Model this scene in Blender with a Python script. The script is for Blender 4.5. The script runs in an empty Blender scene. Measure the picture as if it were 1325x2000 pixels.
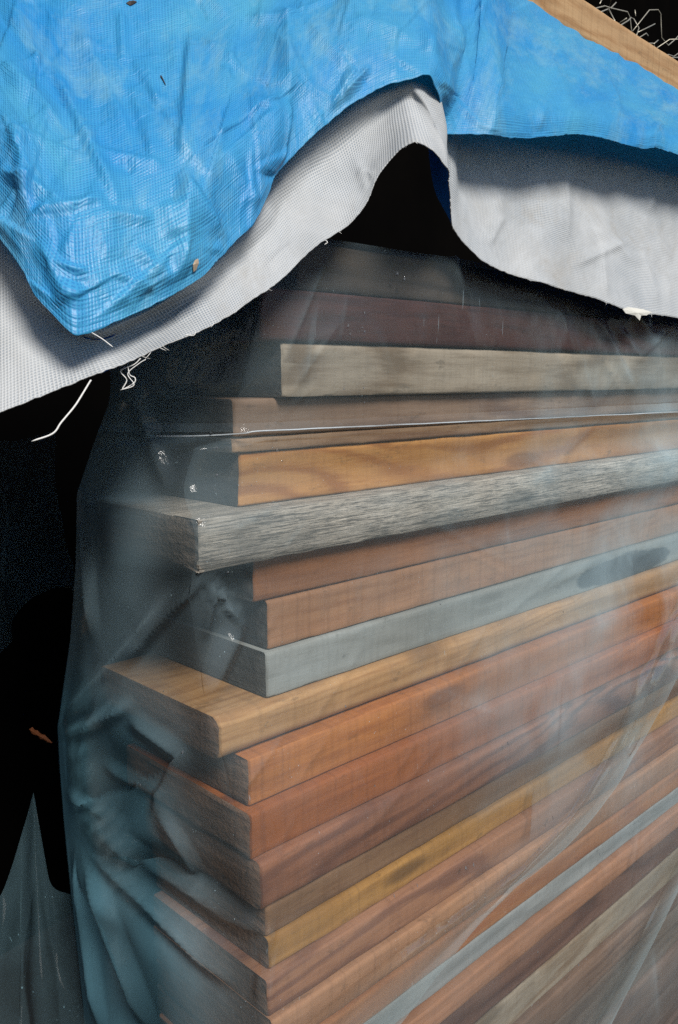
import bpy, bmesh, math, random
import numpy as np
from mathutils import Vector, Matrix, noise

R_ = math.radians
scene = bpy.context.scene
col = scene.collection
rng = random.Random(7)

# ------------------------------------------------------------------ camera
FP = 1690.0                      # focal length in photograph pixels (2000 px high)
PITCH = math.atan(265.0 / FP)
YAW = math.atan(1728.0 / (FP / math.cos(PITCH)))
CAM = np.array([0.0, 0.0, 1.32])
fh = np.array([math.cos(YAW), math.sin(YAW), 0.0])
RV = np.array([math.sin(YAW), -math.cos(YAW), 0.0])
FV = fh * math.cos(PITCH) + np.array([0, 0, -math.sin(PITCH)])
UV_ = np.cross(RV, FV)

cd = bpy.data.cameras.new('camera')
cd.sensor_fit = 'VERTICAL'; cd.sensor_height = 36.0
cd.lens = FP / 2000.0 * 36.0
cd.clip_start = 0.01; cd.clip_end = 200.0
cam = bpy.data.objects.new('camera', cd); col.objects.link(cam)
m3 = Matrix(((RV[0], UV_[0], -FV[0]), (RV[1], UV_[1], -FV[1]), (RV[2], UV_[2], -FV[2])))
cam.matrix_world = Matrix.Translation(Vector(CAM)) @ m3.to_4x4()
scene.camera = cam

# ------------------------------------------------------------------ light
SUN_EL, SUN_AX = R_(44), -0.29    # sun stands over the -Y side of the stack
sdir = Vector((math.sin(SUN_AX) * math.cos(SUN_EL), -math.cos(SUN_AX) * math.cos(SUN_EL), math.sin(SUN_EL)))
w = bpy.data.worlds.new('World'); scene.world = w; w.use_nodes = True
nt = w.node_tree; nt.nodes.clear()
sky = nt.nodes.new('ShaderNodeTexSky'); sky.sky_type = 'NISHITA'; sky.sun_disc = False
sky.sun_elevation = SUN_EL
sky.sun_rotation = math.atan2(sdir.x, sdir.y)
bg = nt.nodes.new('ShaderNodeBackground'); bg.inputs['Strength'].default_value = 0.095
wo = nt.nodes.new('ShaderNodeOutputWorld')
nt.links.new(sky.outputs[0], bg.inputs[0]); nt.links.new(bg.outputs[0], wo.inputs[0])
sl = bpy.data.lights.new('sun', 'SUN'); sl.energy = 4.4; sl.angle = R_(20); sl.color = (1.0, 0.965, 0.91)
so = bpy.data.objects.new('sun', sl); col.objects.link(so)
so.rotation_euler = sdir.to_track_quat('Z', 'Y').to_euler()
vs = scene.view_settings
vs.view_transform = 'Standard'; vs.look = 'None'; vs.exposure = 0.0; vs.gamma = 1.0; vs.use_curve_mapping = False
scene.cycles.use_denoising = False
scene.cycles.max_bounces = 10; scene.cycles.transparent_max_bounces = 24
scene.cycles.diffuse_bounces = 4; scene.cycles.transmission_bounces = 8
scene.cycles.sample_clamp_indirect = 1.5
scene.cycles.caustics_reflective = False; scene.cycles.caustics_refractive = False

# ------------------------------------------------------------------ helpers
def ray(px, py):
    return FV + (px - 662.5) / FP * RV + (1000.0 - py) / FP * UV_
def P(px, py, t):
    return CAM + t * ray(px, py)
def onY(px, py, Y):
    d = ray(px, py); return CAM + d * ((Y - CAM[1]) / d[1])
def onX(px, py, X):
    d = ray(px, py); return CAM + d * ((X - CAM[0]) / d[0])
def onZ(px, py, Z):
    d = ray(px, py); return CAM + d * ((Z - CAM[2]) / d[2])

def tag(o, label=None, cat=None, group=None, kind=None):
    if label: o['label'] = label
    if cat: o['category'] = cat
    if group: o['group'] = group
    if kind: o['kind'] = kind
    return o

def link(name, me, parent=None):
    o = bpy.data.objects.new(name, me); col.objects.link(o)
    if parent: o.parent = parent
    return o

def smoothstep(a, b, x):
    t = np.clip((x - a) / (b - a), 0, 1); return t * t * (3 - 2 * t)

def pchip(x, y, xi):
    """monotone cubic through (x, y) at xi; y may be (n,) """
    x = np.asarray(x, float); y = np.asarray(y, float); xi = np.asarray(xi, float)
    h = np.diff(x); dl = np.diff(y) / h
    m = np.zeros_like(y)
    for i in range(1, len(x) - 1):
        if dl[i-1] * dl[i] > 0:
            w1 = 2 * h[i] + h[i-1]; w2 = h[i] + 2 * h[i-1]
            m[i] = (w1 + w2) / (w1 / dl[i-1] + w2 / dl[i])
    m[0] = dl[0]; m[-1] = dl[-1]
    k = np.clip(np.searchsorted(x, xi) - 1, 0, len(x) - 2)
    t = (xi - x[k]) / h[k]
    return ((2*t**3 - 3*t**2 + 1) * y[k] + (t**3 - 2*t**2 + t) * h[k] * m[k]
            + (-2*t**3 + 3*t**2) * y[k+1] + (t**3 - t**2) * h[k] * m[k+1])

def catmull(x, y, xi):
    x = np.asarray(x, float); y = np.asarray(y, float)
    m = np.gradient(y, x)
    h = np.diff(x)
    k = np.clip(np.searchsorted(x, xi) - 1, 0, len(x) - 2)
    t = (xi - x[k]) / h[k]
    return ((2*t**3 - 3*t**2 + 1) * y[k] + (t**3 - 2*t**2 + t) * h[k] * m[k]
            + (-2*t**3 + 3*t**2) * y[k+1] + (t**3 - t**2) * h[k] * m[k+1])

def grid_normals(G):
    du = np.gradient(G, axis=0); dv = np.gradient(G, axis=1)
    n = np.cross(du, dv); l = np.linalg.norm(n, axis=2, keepdims=True); l[l < 1e-12] = 1
    return n / l

def grid_mesh(name, G, uv=None, mats=(), smooth=True, mask=None):
    nu, nv = G.shape[:2]
    me = bpy.data.meshes.new(name)
    verts = G.reshape(-1, 3)
    idx = np.arange(nu * nv).reshape(nu, nv)
    f = np.stack([idx[:-1, :-1], idx[1:, :-1], idx[1:, 1:], idx[:-1, 1:]], axis=-1).reshape(-1, 4)
    if mask is not None:
        f = f[mask[:-1, :-1].reshape(-1)]
    me.from_pydata(verts.tolist(), [], f.tolist())
    if uv is not None:
        ul = me.uv_layers.new(name='UVMap')
        fl = uv.reshape(-1, 2)[f.reshape(-1)]
        ul.data.foreach_set('uv', fl.astype(np.float32).ravel())
    for m in mats: me.materials.append(m)
    if smooth:
        me.polygons.foreach_set('use_smooth', [True] * len(me.polygons))
    me.update()
    return me

def nz(p, s, oct=3):
    return noise.fractal(Vector(p) * s, 0.8, 2.1, oct, noise_basis='PERLIN_ORIGINAL')

def tube_mesh(name, lines, r, mats, sides=6, taper=True):
    bm = bmesh.new()
    for pts in lines:
        pts = [Vector(p) for p in pts]
        prev = None
        n = len(pts)
        for i, p in enumerate(pts):
            d = (pts[min(i+1, n-1)] - pts[max(i-1, 0)]).normalized()
            a = d.orthogonal().normalized() if prev is None else (prev - d * prev.dot(d)).normalized()
            b = d.cross(a)
            rr = r * (1.0 if not taper or i < n - 2 else (0.7 if i == n - 2 else 0.35))
            ring = [bm.verts.new(p + (a * math.cos(2*math.pi*k/sides) + b * math.sin(2*math.pi*k/sides)) * rr) for k in range(sides)]
            if prev is not None:
                for k in range(sides):
                    bm.faces.new((last[k], last[(k+1) % sides], ring[(k+1) % sides], ring[k]))
            else:
                bm.faces.new(ring[::-1])
            prev = a; last = ring
        bm.faces.new(last)
    me = bpy.data.meshes.new(name); bm.to_mesh(me); bm.free()
    for m in mats: me.materials.append(m)
    me.polygons.foreach_set('use_smooth', [True] * len(me.polygons))
    return me

# ------------------------------------------------------------------ node helper
class NT:
    def __init__(s, name):
        s.m = bpy.data.materials.new(name); s.m.use_nodes = True
        s.t = s.m.node_tree; s.t.nodes.clear()
    def n(s, typ, **kw):
        nd = s.t.nodes.new('ShaderNode' + typ)
        for k, v in kw.items():
            if k.startswith('_'): setattr(nd, k[1:], v)
            else: nd.inputs[k.replace('__', ' ')].default_value = v
        return nd
    def l(s, a, b): s.t.links.new(a, b)
    def math(s, op, a, b=None, clamp=False):
        nd = s.t.nodes.new('ShaderNodeMath'); nd.operation = op; nd.use_clamp = clamp
        for i, v in enumerate((a, b)):
            if v is None: continue
            if hasattr(v, 'is_output'): s.l(v, nd.inputs[i])
            else: nd.inputs[i].default_value = v
        return nd.outputs[0]
    def mixc(s, fac, a, b, mode='MIX'):
        nd = s.t.nodes.new('ShaderNodeMix'); nd.data_type = 'RGBA'; nd.blend_type = mode; nd.clamp_factor = True
        for sock, v in ((nd.inputs['Factor'], fac), (nd.inputs[6], a), (nd.inputs[7], b)):
            if hasattr(v, 'is_output'): s.l(v, sock)
            elif isinstance(v, (tuple, list)): sock.default_value = (*v[:3], 1)
            else: sock.default_value = v
        return nd.outputs[2]
    def ramp(s, fac, stops):
        nd = s.t.nodes.new('ShaderNodeValToRGB')
        e = nd.color_ramp.elements
        while len(e) < len(stops): e.new(0.5)
        for el, (p, c) in zip(e, stops):
            el.position = p
            el.color = (*c, 1) if isinstance(c, (tuple, list)) else (c, c, c, 1)
        s.l(fac, nd.inputs[0]); return nd.outputs[0]
    def mapping(s, vec, scale=(1, 1, 1), loc=(0, 0, 0), rot=(0, 0, 0)):
        nd = s.t.nodes.new('ShaderNodeMapping')
        s.l(vec, nd.inputs[0]); nd.inputs['Scale'].default_value = scale
        nd.inputs['Location'].default_value = loc; nd.inputs['Rotation'].default_value = rot
        return nd.outputs[0]
    def noise(s, vec, scale, detail=4, rough=0.6, dist=0.0):
        nd = s.n('TexNoise', Scale=scale, Detail=detail, Roughness=rough, Distortion=dist)
        s.l(vec, nd.inputs['Vector']); return nd.outputs['Fac']
    def wave(s, vec, scale, direction='X', dist=0.0, dscale=1.0, detail=2.0, profile='SIN'):
        nd = s.n('TexWave', Scale=scale, Distortion=dist, Detail=detail)
        nd.wave_type = 'BANDS'; nd.bands_direction = direction; nd.wave_profile = profile
        nd.inputs['Detail Scale'].default_value = dscale
        s.l(vec, nd.inputs['Vector']); return nd.outputs['Fac']
    def out(s, sh):
        o = s.t.nodes.new('ShaderNodeOutputMaterial'); s.l(sh, o.inputs['Surface']); return s.m
    def bump(s, h, strength=0.3, dist=0.002, normal=None):
        nd = s.n('Bump', Strength=strength, Distance=dist); s.l(h, nd.inputs['Height'])
        if normal is not None: s.l(normal, nd.inputs['Normal'])
        return nd.outputs[0]

# ------------------------------------------------------------------ wood
def wood(name, light, dark, ring=9.0, ringamt=0.6, fine=0.5, seed=0.0, stain=(0.03, 0.02, 0.02), stain_amt=0.35,
         saw=0.0, weather=0.0, blot=None, rough=0.75, dist=7.0):
    def rich(c_):
        y_ = .3 * c_[0] + .59 * c_[1] + .11 * c_[2]
        return tuple(max(.008, y_ + 1.15 * (q_ - y_)) for q_ in c_)
    light, dark = rich(light), rich(dark)
    N = NT(name)
    co = N.n('TexCoord').outputs['Object']
    v = N.mapping(co, loc=(seed * 3.1, seed * 1.7, seed * 0.9))
    warp = N.noise(N.mapping(v, scale=(3.0, 9, 9)), 1.0, 3, 0.5)
    lv = N.t.nodes.new('ShaderNodeVectorMath'); lv.operation = 'ADD'
    N.l(v, lv.inputs[0])
    cb = N.n('CombineXYZ'); N.l(N.math('MULTIPLY', warp, 0.045), cb.inputs[2]); N.l(N.math('MULTIPLY', warp, 0.05), cb.inputs[1])
    N.l(cb.outputs[0], lv.inputs[1])
    base = N.noise(N.mapping(lv.outputs[0], scale=(0.9 * dist / 7.0, 5, 8)), 1.0, 1.0, 0.4)
    zz = N.n('SeparateXYZ'); N.l(lv.outputs[0], zz.inputs[0])
    ph = N.math('ADD', N.math('MULTIPLY', base, ring * 9.0), N.math('MULTIPLY', zz.outputs[2], ring * 22.0))
    ph = N.math('ADD', ph, N.math('MULTIPLY', N.noise(N.mapping(v, scale=(14, 60, 60)), 1.0, 2, .6), 1.6))
    rings = N.math('ADD', N.math('MULTIPLY', N.math('SINE', ph), 0.5), 0.5)
    rings = N.math('MULTIPLY', N.math('POWER', rings, 2.2), N.math('ADD', N.math('MULTIPLY', N.noise(N.mapping(v, scale=(3, 30, 30)), 1.0, 2, .5), 2.2), 0.1))
    fib = N.noise(N.mapping(v, scale=(26, 330, 330)), 1.0, 4, 0.75)
    fib2 = N.noise(N.mapping(v, scale=(8, 120, 120)), 1.0, 5, 0.7)
    big = N.noise(N.mapping(v, scale=(2.4, 7, 15)), 1.0, 1.5, 0.45, 0.3)
    f = N.math('MULTIPLY', rings, ringamt)
    f = N.math('ADD', f, N.math('MULTIPLY', N.math('SUBTRACT', fib, 0.5), fine * 2.6))
    f = N.math('ADD', f, N.math('MULTIPLY', N.math('SUBTRACT', fib2, 0.5), 2.3))
    f = N.math('ADD', f, 0.12, clamp=True)
    c = N.mixc(f, light, dark)
    c = N.mixc(N.math('MULTIPLY', N.ramp(big, [(0.42, 0.0), (0.78, 1.0)]), stain_amt), c, stain)
    tint = N.noise(v, 2.3, 2, 0.5)
    hue = N.noise(N.mapping(v, scale=(2.6, 5, 5), loc=(4, 1, 7)), 1.0, 2, 0.5)
    c = N.mixc(N.ramp(hue, [(0.42, 0.0), (0.66, 0.75)]), c, tuple(0.62 * x for x in (light[0] * .95, light[1] * .88, light[2] * .80)))
    # knocks, grime and resin spots
    grime = N.noise(N.mapping(v, scale=(22, 60, 60)), 1.0, 5, 0.72)
    c = N.mixc(N.math('MULTIPLY', N.ramp(grime, [(0.60, 0.0), (0.68, 1.0)]), 0.55), c, tuple(x * 0.28 for x in light))
    chat = N.noise(N.mapping(v, scale=(170, 5, 9), rot=(0, 0.06, 0)), 1.0, 3, 0.6)
    c = N.mixc(N.math('MULTIPLY', N.ramp(chat, [(0.48, 0.0), (0.66, 1.0)]), 0.15), c, tuple(x * 0.5 for x in dark))
    kv = N.n('TexVoronoi', Scale=1.0); N.l(N.mapping(v, scale=(3.4, 14, 14)), kv.inputs['Vector'])
    c = N.mixc(N.math('MULTIPLY', N.ramp(kv.outputs['Distance'], [(0.10, 1.0), (0.17, 0.0)]), 0.7), c, tuple(x * 0.45 for x in dark))
    c = N.mixc(N.ramp(tint, [(0.35, 0.0), (0.75, 0.2)]), c, tuple(0.7 * x + 0.3 * y for x, y in zip(light, (0.30, 0.26, 0.20))))
    h = N.math('ADD', N.math('MULTIPLY', fib, 0.6), N.math('MULTIPLY', fib2, 0.5))
    if saw > 0:
        sw = N.wave(N.mapping(v, scale=(1, 0.1, 0.12)), 13.0, 'X', 9.0, 0.8, 3.0)
        sm = N.math('MULTIPLY', N.ramp(sw, [(0.0, 1.0), (0.10, 0.0)]), N.noise(v, 9, 2))
        c = N.mixc(N.math('MULTIPLY', sm, saw * 0.9, clamp=True), c, tuple(x * 0.3 for x in dark))
        rip = N.wave(N.mapping(v, scale=(1, .4, .4), rot=(0, 0.25, 0)), 120.0, 'X', 2.0, 2.0, 1.0)
        h = N.math('ADD', h, N.math('MULTIPLY', rip, 0.03))
    if weather > 0:
        cr = N.noise(N.mapping(v, scale=(22, 560, 560), rot=(0, 0.04, 0)), 1.0, 4, 0.75, 0.4)
        gap = N.ramp(cr, [(0.41, 1.0), (0.49, 0.0)])
        c = N.mixc(N.math('MULTIPLY', gap, weather * 0.8), c, (0.035, 0.03, 0.027))
        hi = N.ramp(cr, [(0.54, 0.0), (0.68, 1.0)])
        c = N.mixc(N.math('MULTIPLY', hi, weather * 0.6), c, (0.58, 0.56, 0.52))
        blotch = N.noise(N.mapping(v, scale=(11, 26, 26)), 1.0, 5, 0.7)
        c = N.mixc(N.math('MULTIPLY', N.ramp(blotch, [(0.45, 0.0), (0.7, 1.0)]), 0.55), c, (0.075, 0.07, 0.062))
        h = N.math('ADD', N.math('MULTIPLY', cr, 2.2), h)
    if blot:
        sx = N.n('SeparateXYZ'); N.l(co, sx.inputs[0])
        x0, x1, z0, z1 = blot
        wn = N.math('MULTIPLY', N.math('SUBTRACT', N.noise(N.mapping(co, scale=(9, 30, 40)), 1.0, 4, 0.6), 0.5), 0.28)
        a = N.math('DIVIDE', N.math('SUBTRACT', sx.outputs[0], (x0 + x1) / 2), (x1 - x0) / 2)
        b = N.math('DIVIDE', N.math('SUBTRACT', sx.outputs[2], (z0 + z1) / 2), (z1 - z0) / 2)
        rr = N.math('SQRT', N.math('ADD', N.math('POWER', N.math('ABSOLUTE', a), 2.0), N.math('POWER', N.math('ABSOLUTE', b), 2.0)))
        mk = N.ramp(N.math('ADD', rr, N.math('MULTIPLY', wn, 3.5)), [(0.88, 1.0), (1.12, 0.0)])
        c = N.mixc(N.math('MULTIPLY', mk, 0.93), c, (0.018, 0.022, 0.028))
    bs = N.n('BsdfPrincipled', Roughness=rough)
    bs.inputs['Specular IOR Level'].default_value = 0.25
    N.l(c, bs.inputs['Base Color'])
    N.l(N.bump(h, 0.75 if weather else 0.45, 0.0016 if weather else 0.0008), bs.inputs['Normal'])
    return N.out(bs.outputs[0])

def endgrain(name, c1, c2, seed=0.0, fuzz=0.0):
    N = NT(name)
    co = N.n('TexCoord').outputs['Object']
    v = N.mapping(co, loc=(seed, seed * 2, seed * 3))
    a = N.noise(v, 28, 6, 0.75)
    b = N.noise(N.mapping(v, scale=(1, 0.5, 1)), 260, 3, 0.7)
    rg = N.wave(v, 26, 'Z', 3.0, 1.0)
    f = N.math('ADD', N.math('MULTIPLY', a, 0.8), N.math('MULTIPLY', b, 0.6))
    f = N.math('ADD', N.math('SUBTRACT', f, 0.35), N.math('MULTIPLY', rg, 0.2), clamp=True)
    c = N.mixc(f, c1, c2)
    bs = N.n('BsdfPrincipled', Roughness=0.95); bs.inputs['Specular IOR Level'].default_value = 0.1
    N.l(c, bs.inputs['Base Color'])
    N.l(N.bump(N.math('ADD', a, N.math('MULTIPLY', b, 0.8)), 0.9, 0.002 + fuzz), bs.inputs['Normal'])
    return N.out(bs.outputs[0])

def board_mesh(name, length, width, height, mats, cham=0.003, seed=0, fuzz=0.0, warp=0.0012):
    """front face at local y=0 facing -Y, left end at x=0, bottom at z=0"""
    r = random.Random(seed)
    prof = []
    c = cham
    def pt(y, z): prof.append((y, z))
    nz_ = 8
    for k in range(nz_ + 1): pt(0, c + (height - 2*c) * k / nz_)
    pt(c * 0.35, height - c * 0.35)
    for k in range(6): pt(c + (width - 2*c) * k / 5, height)
    pt(width - c * .35, height - c * .35)
    for k in range(nz_ + 1): pt(width, height - c - (height - 2*c) * k / nz_)
    pt(width - c * .35, c * .35)
    for k in range(6): pt(width - c - (width - 2*c) * k / 5, 0)
    pt(c * .35, c * .35)
    xs = [0.0, 0.002, 0.006] + [0.012 + (length - 0.012) * (k / 220) ** 1.3 for k in range(221)]
    bm = bmesh.new(); rings = []
    off = Vector((r.random() * 50, r.random() * 50, r.random() * 50))
    cut = r.uniform(-0.02, 0.02)
    for i, x in enumerate(xs):
        ring = []
        for (y, z) in prof:
            xx = x
            if i < 3: xx = x + cut * (z - height/2) * (1 - i/3.0)
            if i == 0:
                xx += fuzz * r.random()
            q = Vector((x * 2.5, y * 4, z * 12)) + off
            dy = noise.noise(q) * warp + noise.noise(q * 7) * warp * 0.6 + noise.noise(Vector((x * 90, z * 40, 3)) + off) * warp * 0.07
            dz = noise.noise(Vector((x * 1.8, 5, 0)) + off) * warp * 0.8 + noise.noise(Vector((x * 40, y * 8, 9)) + off) * warp * 0.3
            if z <= 1e-6 : dz = abs(dz) * 0.6
            if z >= height - 1e-6: dz = -abs(dz) * 0.6
            shrink = 1.0
            if i == 0: shrink = 1.0 - 0.02
            yy = width/2 + (y - width/2) * shrink; zz = height/2 + (z - height/2) * shrink
            ring.append(bm.verts.new((xx, yy + dy, zz + dz)))
        rings.append(ring)
    n = len(prof)
    for a, b in zip(rings[:-1], rings[1:]):
        for k in range(n):
            bm.faces.new((a[k], a[(k+1) % n], b[(k+1) % n], b[k]))
    # end cap with an inner ring so the cut end is not perfectly flat
    def cap(ring, x, flip, mi):
        inner = []
        for v in ring:
            t = 0.82
            y = width/2 + (v.co.y - width/2) * t; z = height/2 + (v.co.z - height/2) * t
            inner.append(bm.verts.new((x + cut * (z - height/2) + r.uniform(-0.0006, 0.0006), y, z)))
        for k in range(n):
            q = (ring[k], inner[k], inner[(k+1) % n], ring[(k+1) % n])
            f = bm.faces.new(q if not flip else q[::-1]); f.material_index = mi
        f = bm.faces.new(inner if flip else inner[::-1]); f.material_index = mi
    cap(rings[0], 0.0 - fuzz * 0.3, False, 1)
    cap(rings[-1], length, True, 1)
    bmesh.ops.recalc_face_normals(bm, faces=bm.faces)
    me = bpy.data.meshes.new(name); bm.to_mesh(me); bm.free()
    for m in mats: me.materials.append(m)
    me.polygons.foreach_set('use_smooth', [True] * len(me.polygons))
    me.set_sharp_from_angle(angle=R_(45))
    return me

corner6 = P(385, 1068, 0.75)
Y0 = corner6[1]
EG_DARK = endgrain('dark_end_grain', (0.030, 0.034, 0.038), (0.13, 0.12, 0.11), 1)
EG_FUZZ = endgrain('torn_end_grain', (0.035, 0.03, 0.026), (0.20, 0.16, 0.125), 2, 0.002)
EG_BROWN = endgrain('brown_end_grain', (0.07, 0.045, 0.032), (0.27, 0.17, 0.115), 3)
EG_GREY = endgrain('grey_end_grain', (0.05, 0.05, 0.048), (0.13, 0.125, 0.115), 4)

# (left px, top py, bottom py, recess behind the weathered board, width, material args, end material, label, chamfer, fuzz)
B = [
 (583, 470, 553, .012, .20, dict(light=(.075,.06,.05), dark=(.03,.024,.02), seed=1, saw=.2), EG_DARK,  # brown lowered so the tarp's shade is part of the wood colour
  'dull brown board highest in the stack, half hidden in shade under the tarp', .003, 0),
 (510, 559, 663, .010, .22, dict(light=(.085,.036,.032), dark=(.03,.013,.014), seed=2, ringamt=.45, stain_amt=.5), EG_DARK,  # maroon darkened further, with the tarp's shade painted in
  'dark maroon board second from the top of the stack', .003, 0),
 (552, 668, 772, .013, .20, dict(light=(.45,.40,.325), dark=(.19,.145,.10), ring=7, seed=3.3, ringamt=.75, stain_amt=.25, dist=11), EG_DARK,
  'pale greyish board with wavy cathedral grain just below the maroon board', .003, 0),
 (457, 779, 851, .024, .21, dict(light=(.35,.26,.20), dark=(.19,.125,.095), seed=4, stain=(.06,.03,.03), stain_amt=.65), EG_DARK,
  'brown board with purple stains and a bright plastic crease running along it', .003, 0),
 (455, 856, 882, .026, .21, dict(light=(.29,.20,.13), dark=(.15,.085,.05), seed=5), EG_DARK,
  'thin brown strip of wood sandwiched above the honey orange board', .002, 0),
 (467, 885, None, .030, .21, dict(light=(.52,.285,.115), dark=(.30,.125,.042), ring=8, seed=6.2, ringamt=.8, stain_amt=.12, dist=12), EG_DARK,
  'honey orange board with swirling grain resting on the weathered grey board', .003, 0),
 (385, 1015, 1120, 0.0, .17, dict(light=(.62,.59,.53), dark=(.30,.28,.245), ring=14, seed=7, ringamt=.35, fine=.9, weather=.9, stain_amt=.3, rough=.9), EG_FUZZ,
  'weathered silver grey board jutting furthest out, with a rough furrowed face', .002, .004),
 (497, None, 1178, .016, .20, dict(light=(.40,.205,.115), dark=(.22,.10,.055), seed=8, stain_amt=.5), EG_DARK,
  'reddish brown board directly beneath the weathered grey board', .003, 0),
 (525, 1181, 1270, .015, .20, dict(light=(.42,.245,.15), dark=(.28,.145,.085), seed=9, saw=.3, fine=.35, ringamt=.35), EG_DARK,
  'plain tan brown board lying on the smooth blue grey board', .003, 0),
 (522, 1275, 1365, .012, .21, dict(light=(.31,.335,.33), dark=(.22,.235,.225), seed=10, fine=.3, ringamt=.25, stain_amt=.1, blot=(.72, .98, .003, .034)), EG_GREY,
  'smooth blue grey board with a large dark blotch towards its far end', .003, 0),
 (430, None, 1490, .004, .22, dict(light=(.42,.265,.14), dark=(.26,.14,.065), ring=16, seed=11, saw=.1, ringamt=.4, stain_amt=.12), EG_BROWN,
  'light tan board with a rounded top corner below the blue grey board', .009, .001),
 (486, None, 1578, -.008, .21, dict(light=(.39,.165,.060), dark=(.22,.075,.028), seed=12.5, saw=.3, stain_amt=.12, ringamt=.35), EG_DARK,
  'bright orange sawn board under the light tan board', .003, .001),
 (489, None, 1682, -.018, .22, dict(light=(.34,.125,.045), dark=(.19,.058,.022), seed=13.1, saw=.3, stain_amt=.15, ringamt=.35), EG_DARK,
  'rusty orange board with dark torn end resting on the dark red grained board', .003, .002),
 (511, None, 1784, -.028, .20, dict(light=(.29,.135,.08), dark=(.07,.026,.022), ring=12, seed=14.4, ringamt=.95, stain_amt=.55, dist=9), EG_BROWN,
  'dark red board with bold purple brown grain', .005, .001),
 (519, None, 1832, -.020, .20, dict(light=(.29,.18,.11), dark=(.15,.08,.05), seed=15, stain_amt=.4), EG_DARK,
  'narrow dull brown board between the dark red and the mustard boards', .003, 0),
 (527, None, 1897, -.024, .20, dict(light=(.36,.205,.075), dark=(.21,.11,.04), seed=16, ringamt=.3, saw=.2, stain_amt=.15), EG_DARK,
  'mustard yellow board in the lower part of the stack', .004, 0),
 (525, None, 1990, -.034, .20, dict(light=(.31,.165,.10), dark=(.13,.06,.042), ring=10, seed=17, ringamt=.8, stain_amt=.3), EG_DARK,
  'brown streaky board directly under the mustard yellow board', .003, 0),
 (535, None, 2068, -.040, .21, dict(light=(.35,.20,.12), dark=(.24,.125,.07), seed=18, saw=.3, ringamt=.3), EG_DARK,
  'plain light brown board directly under the brown streaky board', .003, 0),
 (540, None, 2130, -.042, .21, dict(light=(.40,.20,.10), dark=(.28,.11,.05), seed=19, ringamt=.4), EG_DARK,
  'orange brown board seen only past the curved plastic hem, above the pale grey one', .003, 0),
 (540, None, 2185, -.040, .21, dict(light=(.34,.37,.38), dark=(.20,.22,.22), seed=20, ringamt=.3, stain_amt=.2), EG_GREY,
  'pale grey white board showing past the curved plastic hem low in the stack', .003, 0),
 (545, None, 2262, -.048, .21, dict(light=(.36,.20,.125), dark=(.25,.12,.07), seed=21, ringamt=.3, stain_amt=.15), EG_DARK,
  'warm brown board directly under the pale grey white board', .003, 0),
 (545, None, 2335, -.042, .21, dict(light=(.22,.13,.10), dark=(.09,.05,.045), seed=22, ringamt=.7, stain_amt=.5), EG_DARK,
  'purplish brown board under the warm brown board near the bottom corner', .003, 0),
 (545, None, 2420, -.042, .21, dict(light=(.34,.30,.24), dark=(.20,.14,.09), seed=23, stain_amt=.5, stain=(.05,.04,.04)), EG_DARK,
  'drab board with a bleached patch and dark blotches near the bottom corner', .003, 0),
 (545, None, 2530, -.050, .21, dict(light=(.20,.135,.10), dark=(.10,.06,.045), seed=24, stain_amt=.4), EG_DARK,  # boards from here down coloured darker to paint in the fading light
  'dim brown board just below the drab board with the bleached patch', .003, 0),
 (545, None, 2640, -.046, .21, dict(light=(.19,.15,.12), dark=(.10,.07,.055), seed=25, stain_amt=.5), EG_DARK,
  'grey brown board two below the drab board with the bleached patch', .003, 0),
 (545, None, 2760, -.050, .21, dict(light=(.16,.11,.085), dark=(.08,.05,.04), seed=26, stain_amt=.5), EG_DARK,
  'dim brown board third from the bottom of the stack, at the lower right corner', .003, 0),
 (545, None, 2880, -.048, .21, dict(light=(.15,.11,.09), dark=(.08,.05,.04), seed=27, stain_amt=.5), EG_DARK,
  'dull brown board second from the bottom of the stack, at the lower right corner', .003, 0),
 (545, None, 3000, -.050, .21, dict(light=(.14,.105,.09), dark=(.07,.05,.04), seed=28, stain_amt=.5), EG_DARK,
  'bottom board of the stack, just visible at the lower right corner', .003, 0),
]
# heights: the weathered board fixes the frame; lower boards hang from it, upper ones carry on it
info = [None] * len(B)
z6t = onY(385, 1015, Y0)[2]; z6b = onY(385, 1120, Y0)[2]
for i, b in enumerate(B):
    lx, yt, yb, rec = b[:4]
    Yp = Y0 + rec
    if i <= 5:
        zt = onY(lx, yt, Yp)[2]
        zb = z6t if yb is None else onY(lx, yb, Yp)[2]
    else:
        zt = (z6t if i == 6 else info[i-1]['zb'] - 0.0008)
        zb = z6b if i == 6 else onY(lx, yb, Yp)[2]
    ymid = (yt or yb - 50) if yb is None else (yb - 45)
    X = onY(lx, ymid, Yp)[0]
    info[i] = dict(X=X, Y=Yp, zt=zt, zb=zb, w=b[4])
for i in range(5):                                   # rest each upper board on the next
    info[i]['zb'] = max(info[i]['zb'], info[i+1]['zt'] + 0.0006)
    if info[i]['zb'] - info[i+1]['zt'] > 0.0: info[i]['zb'] = info[i+1]['zt'] + 0.0006
boards = []
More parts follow.
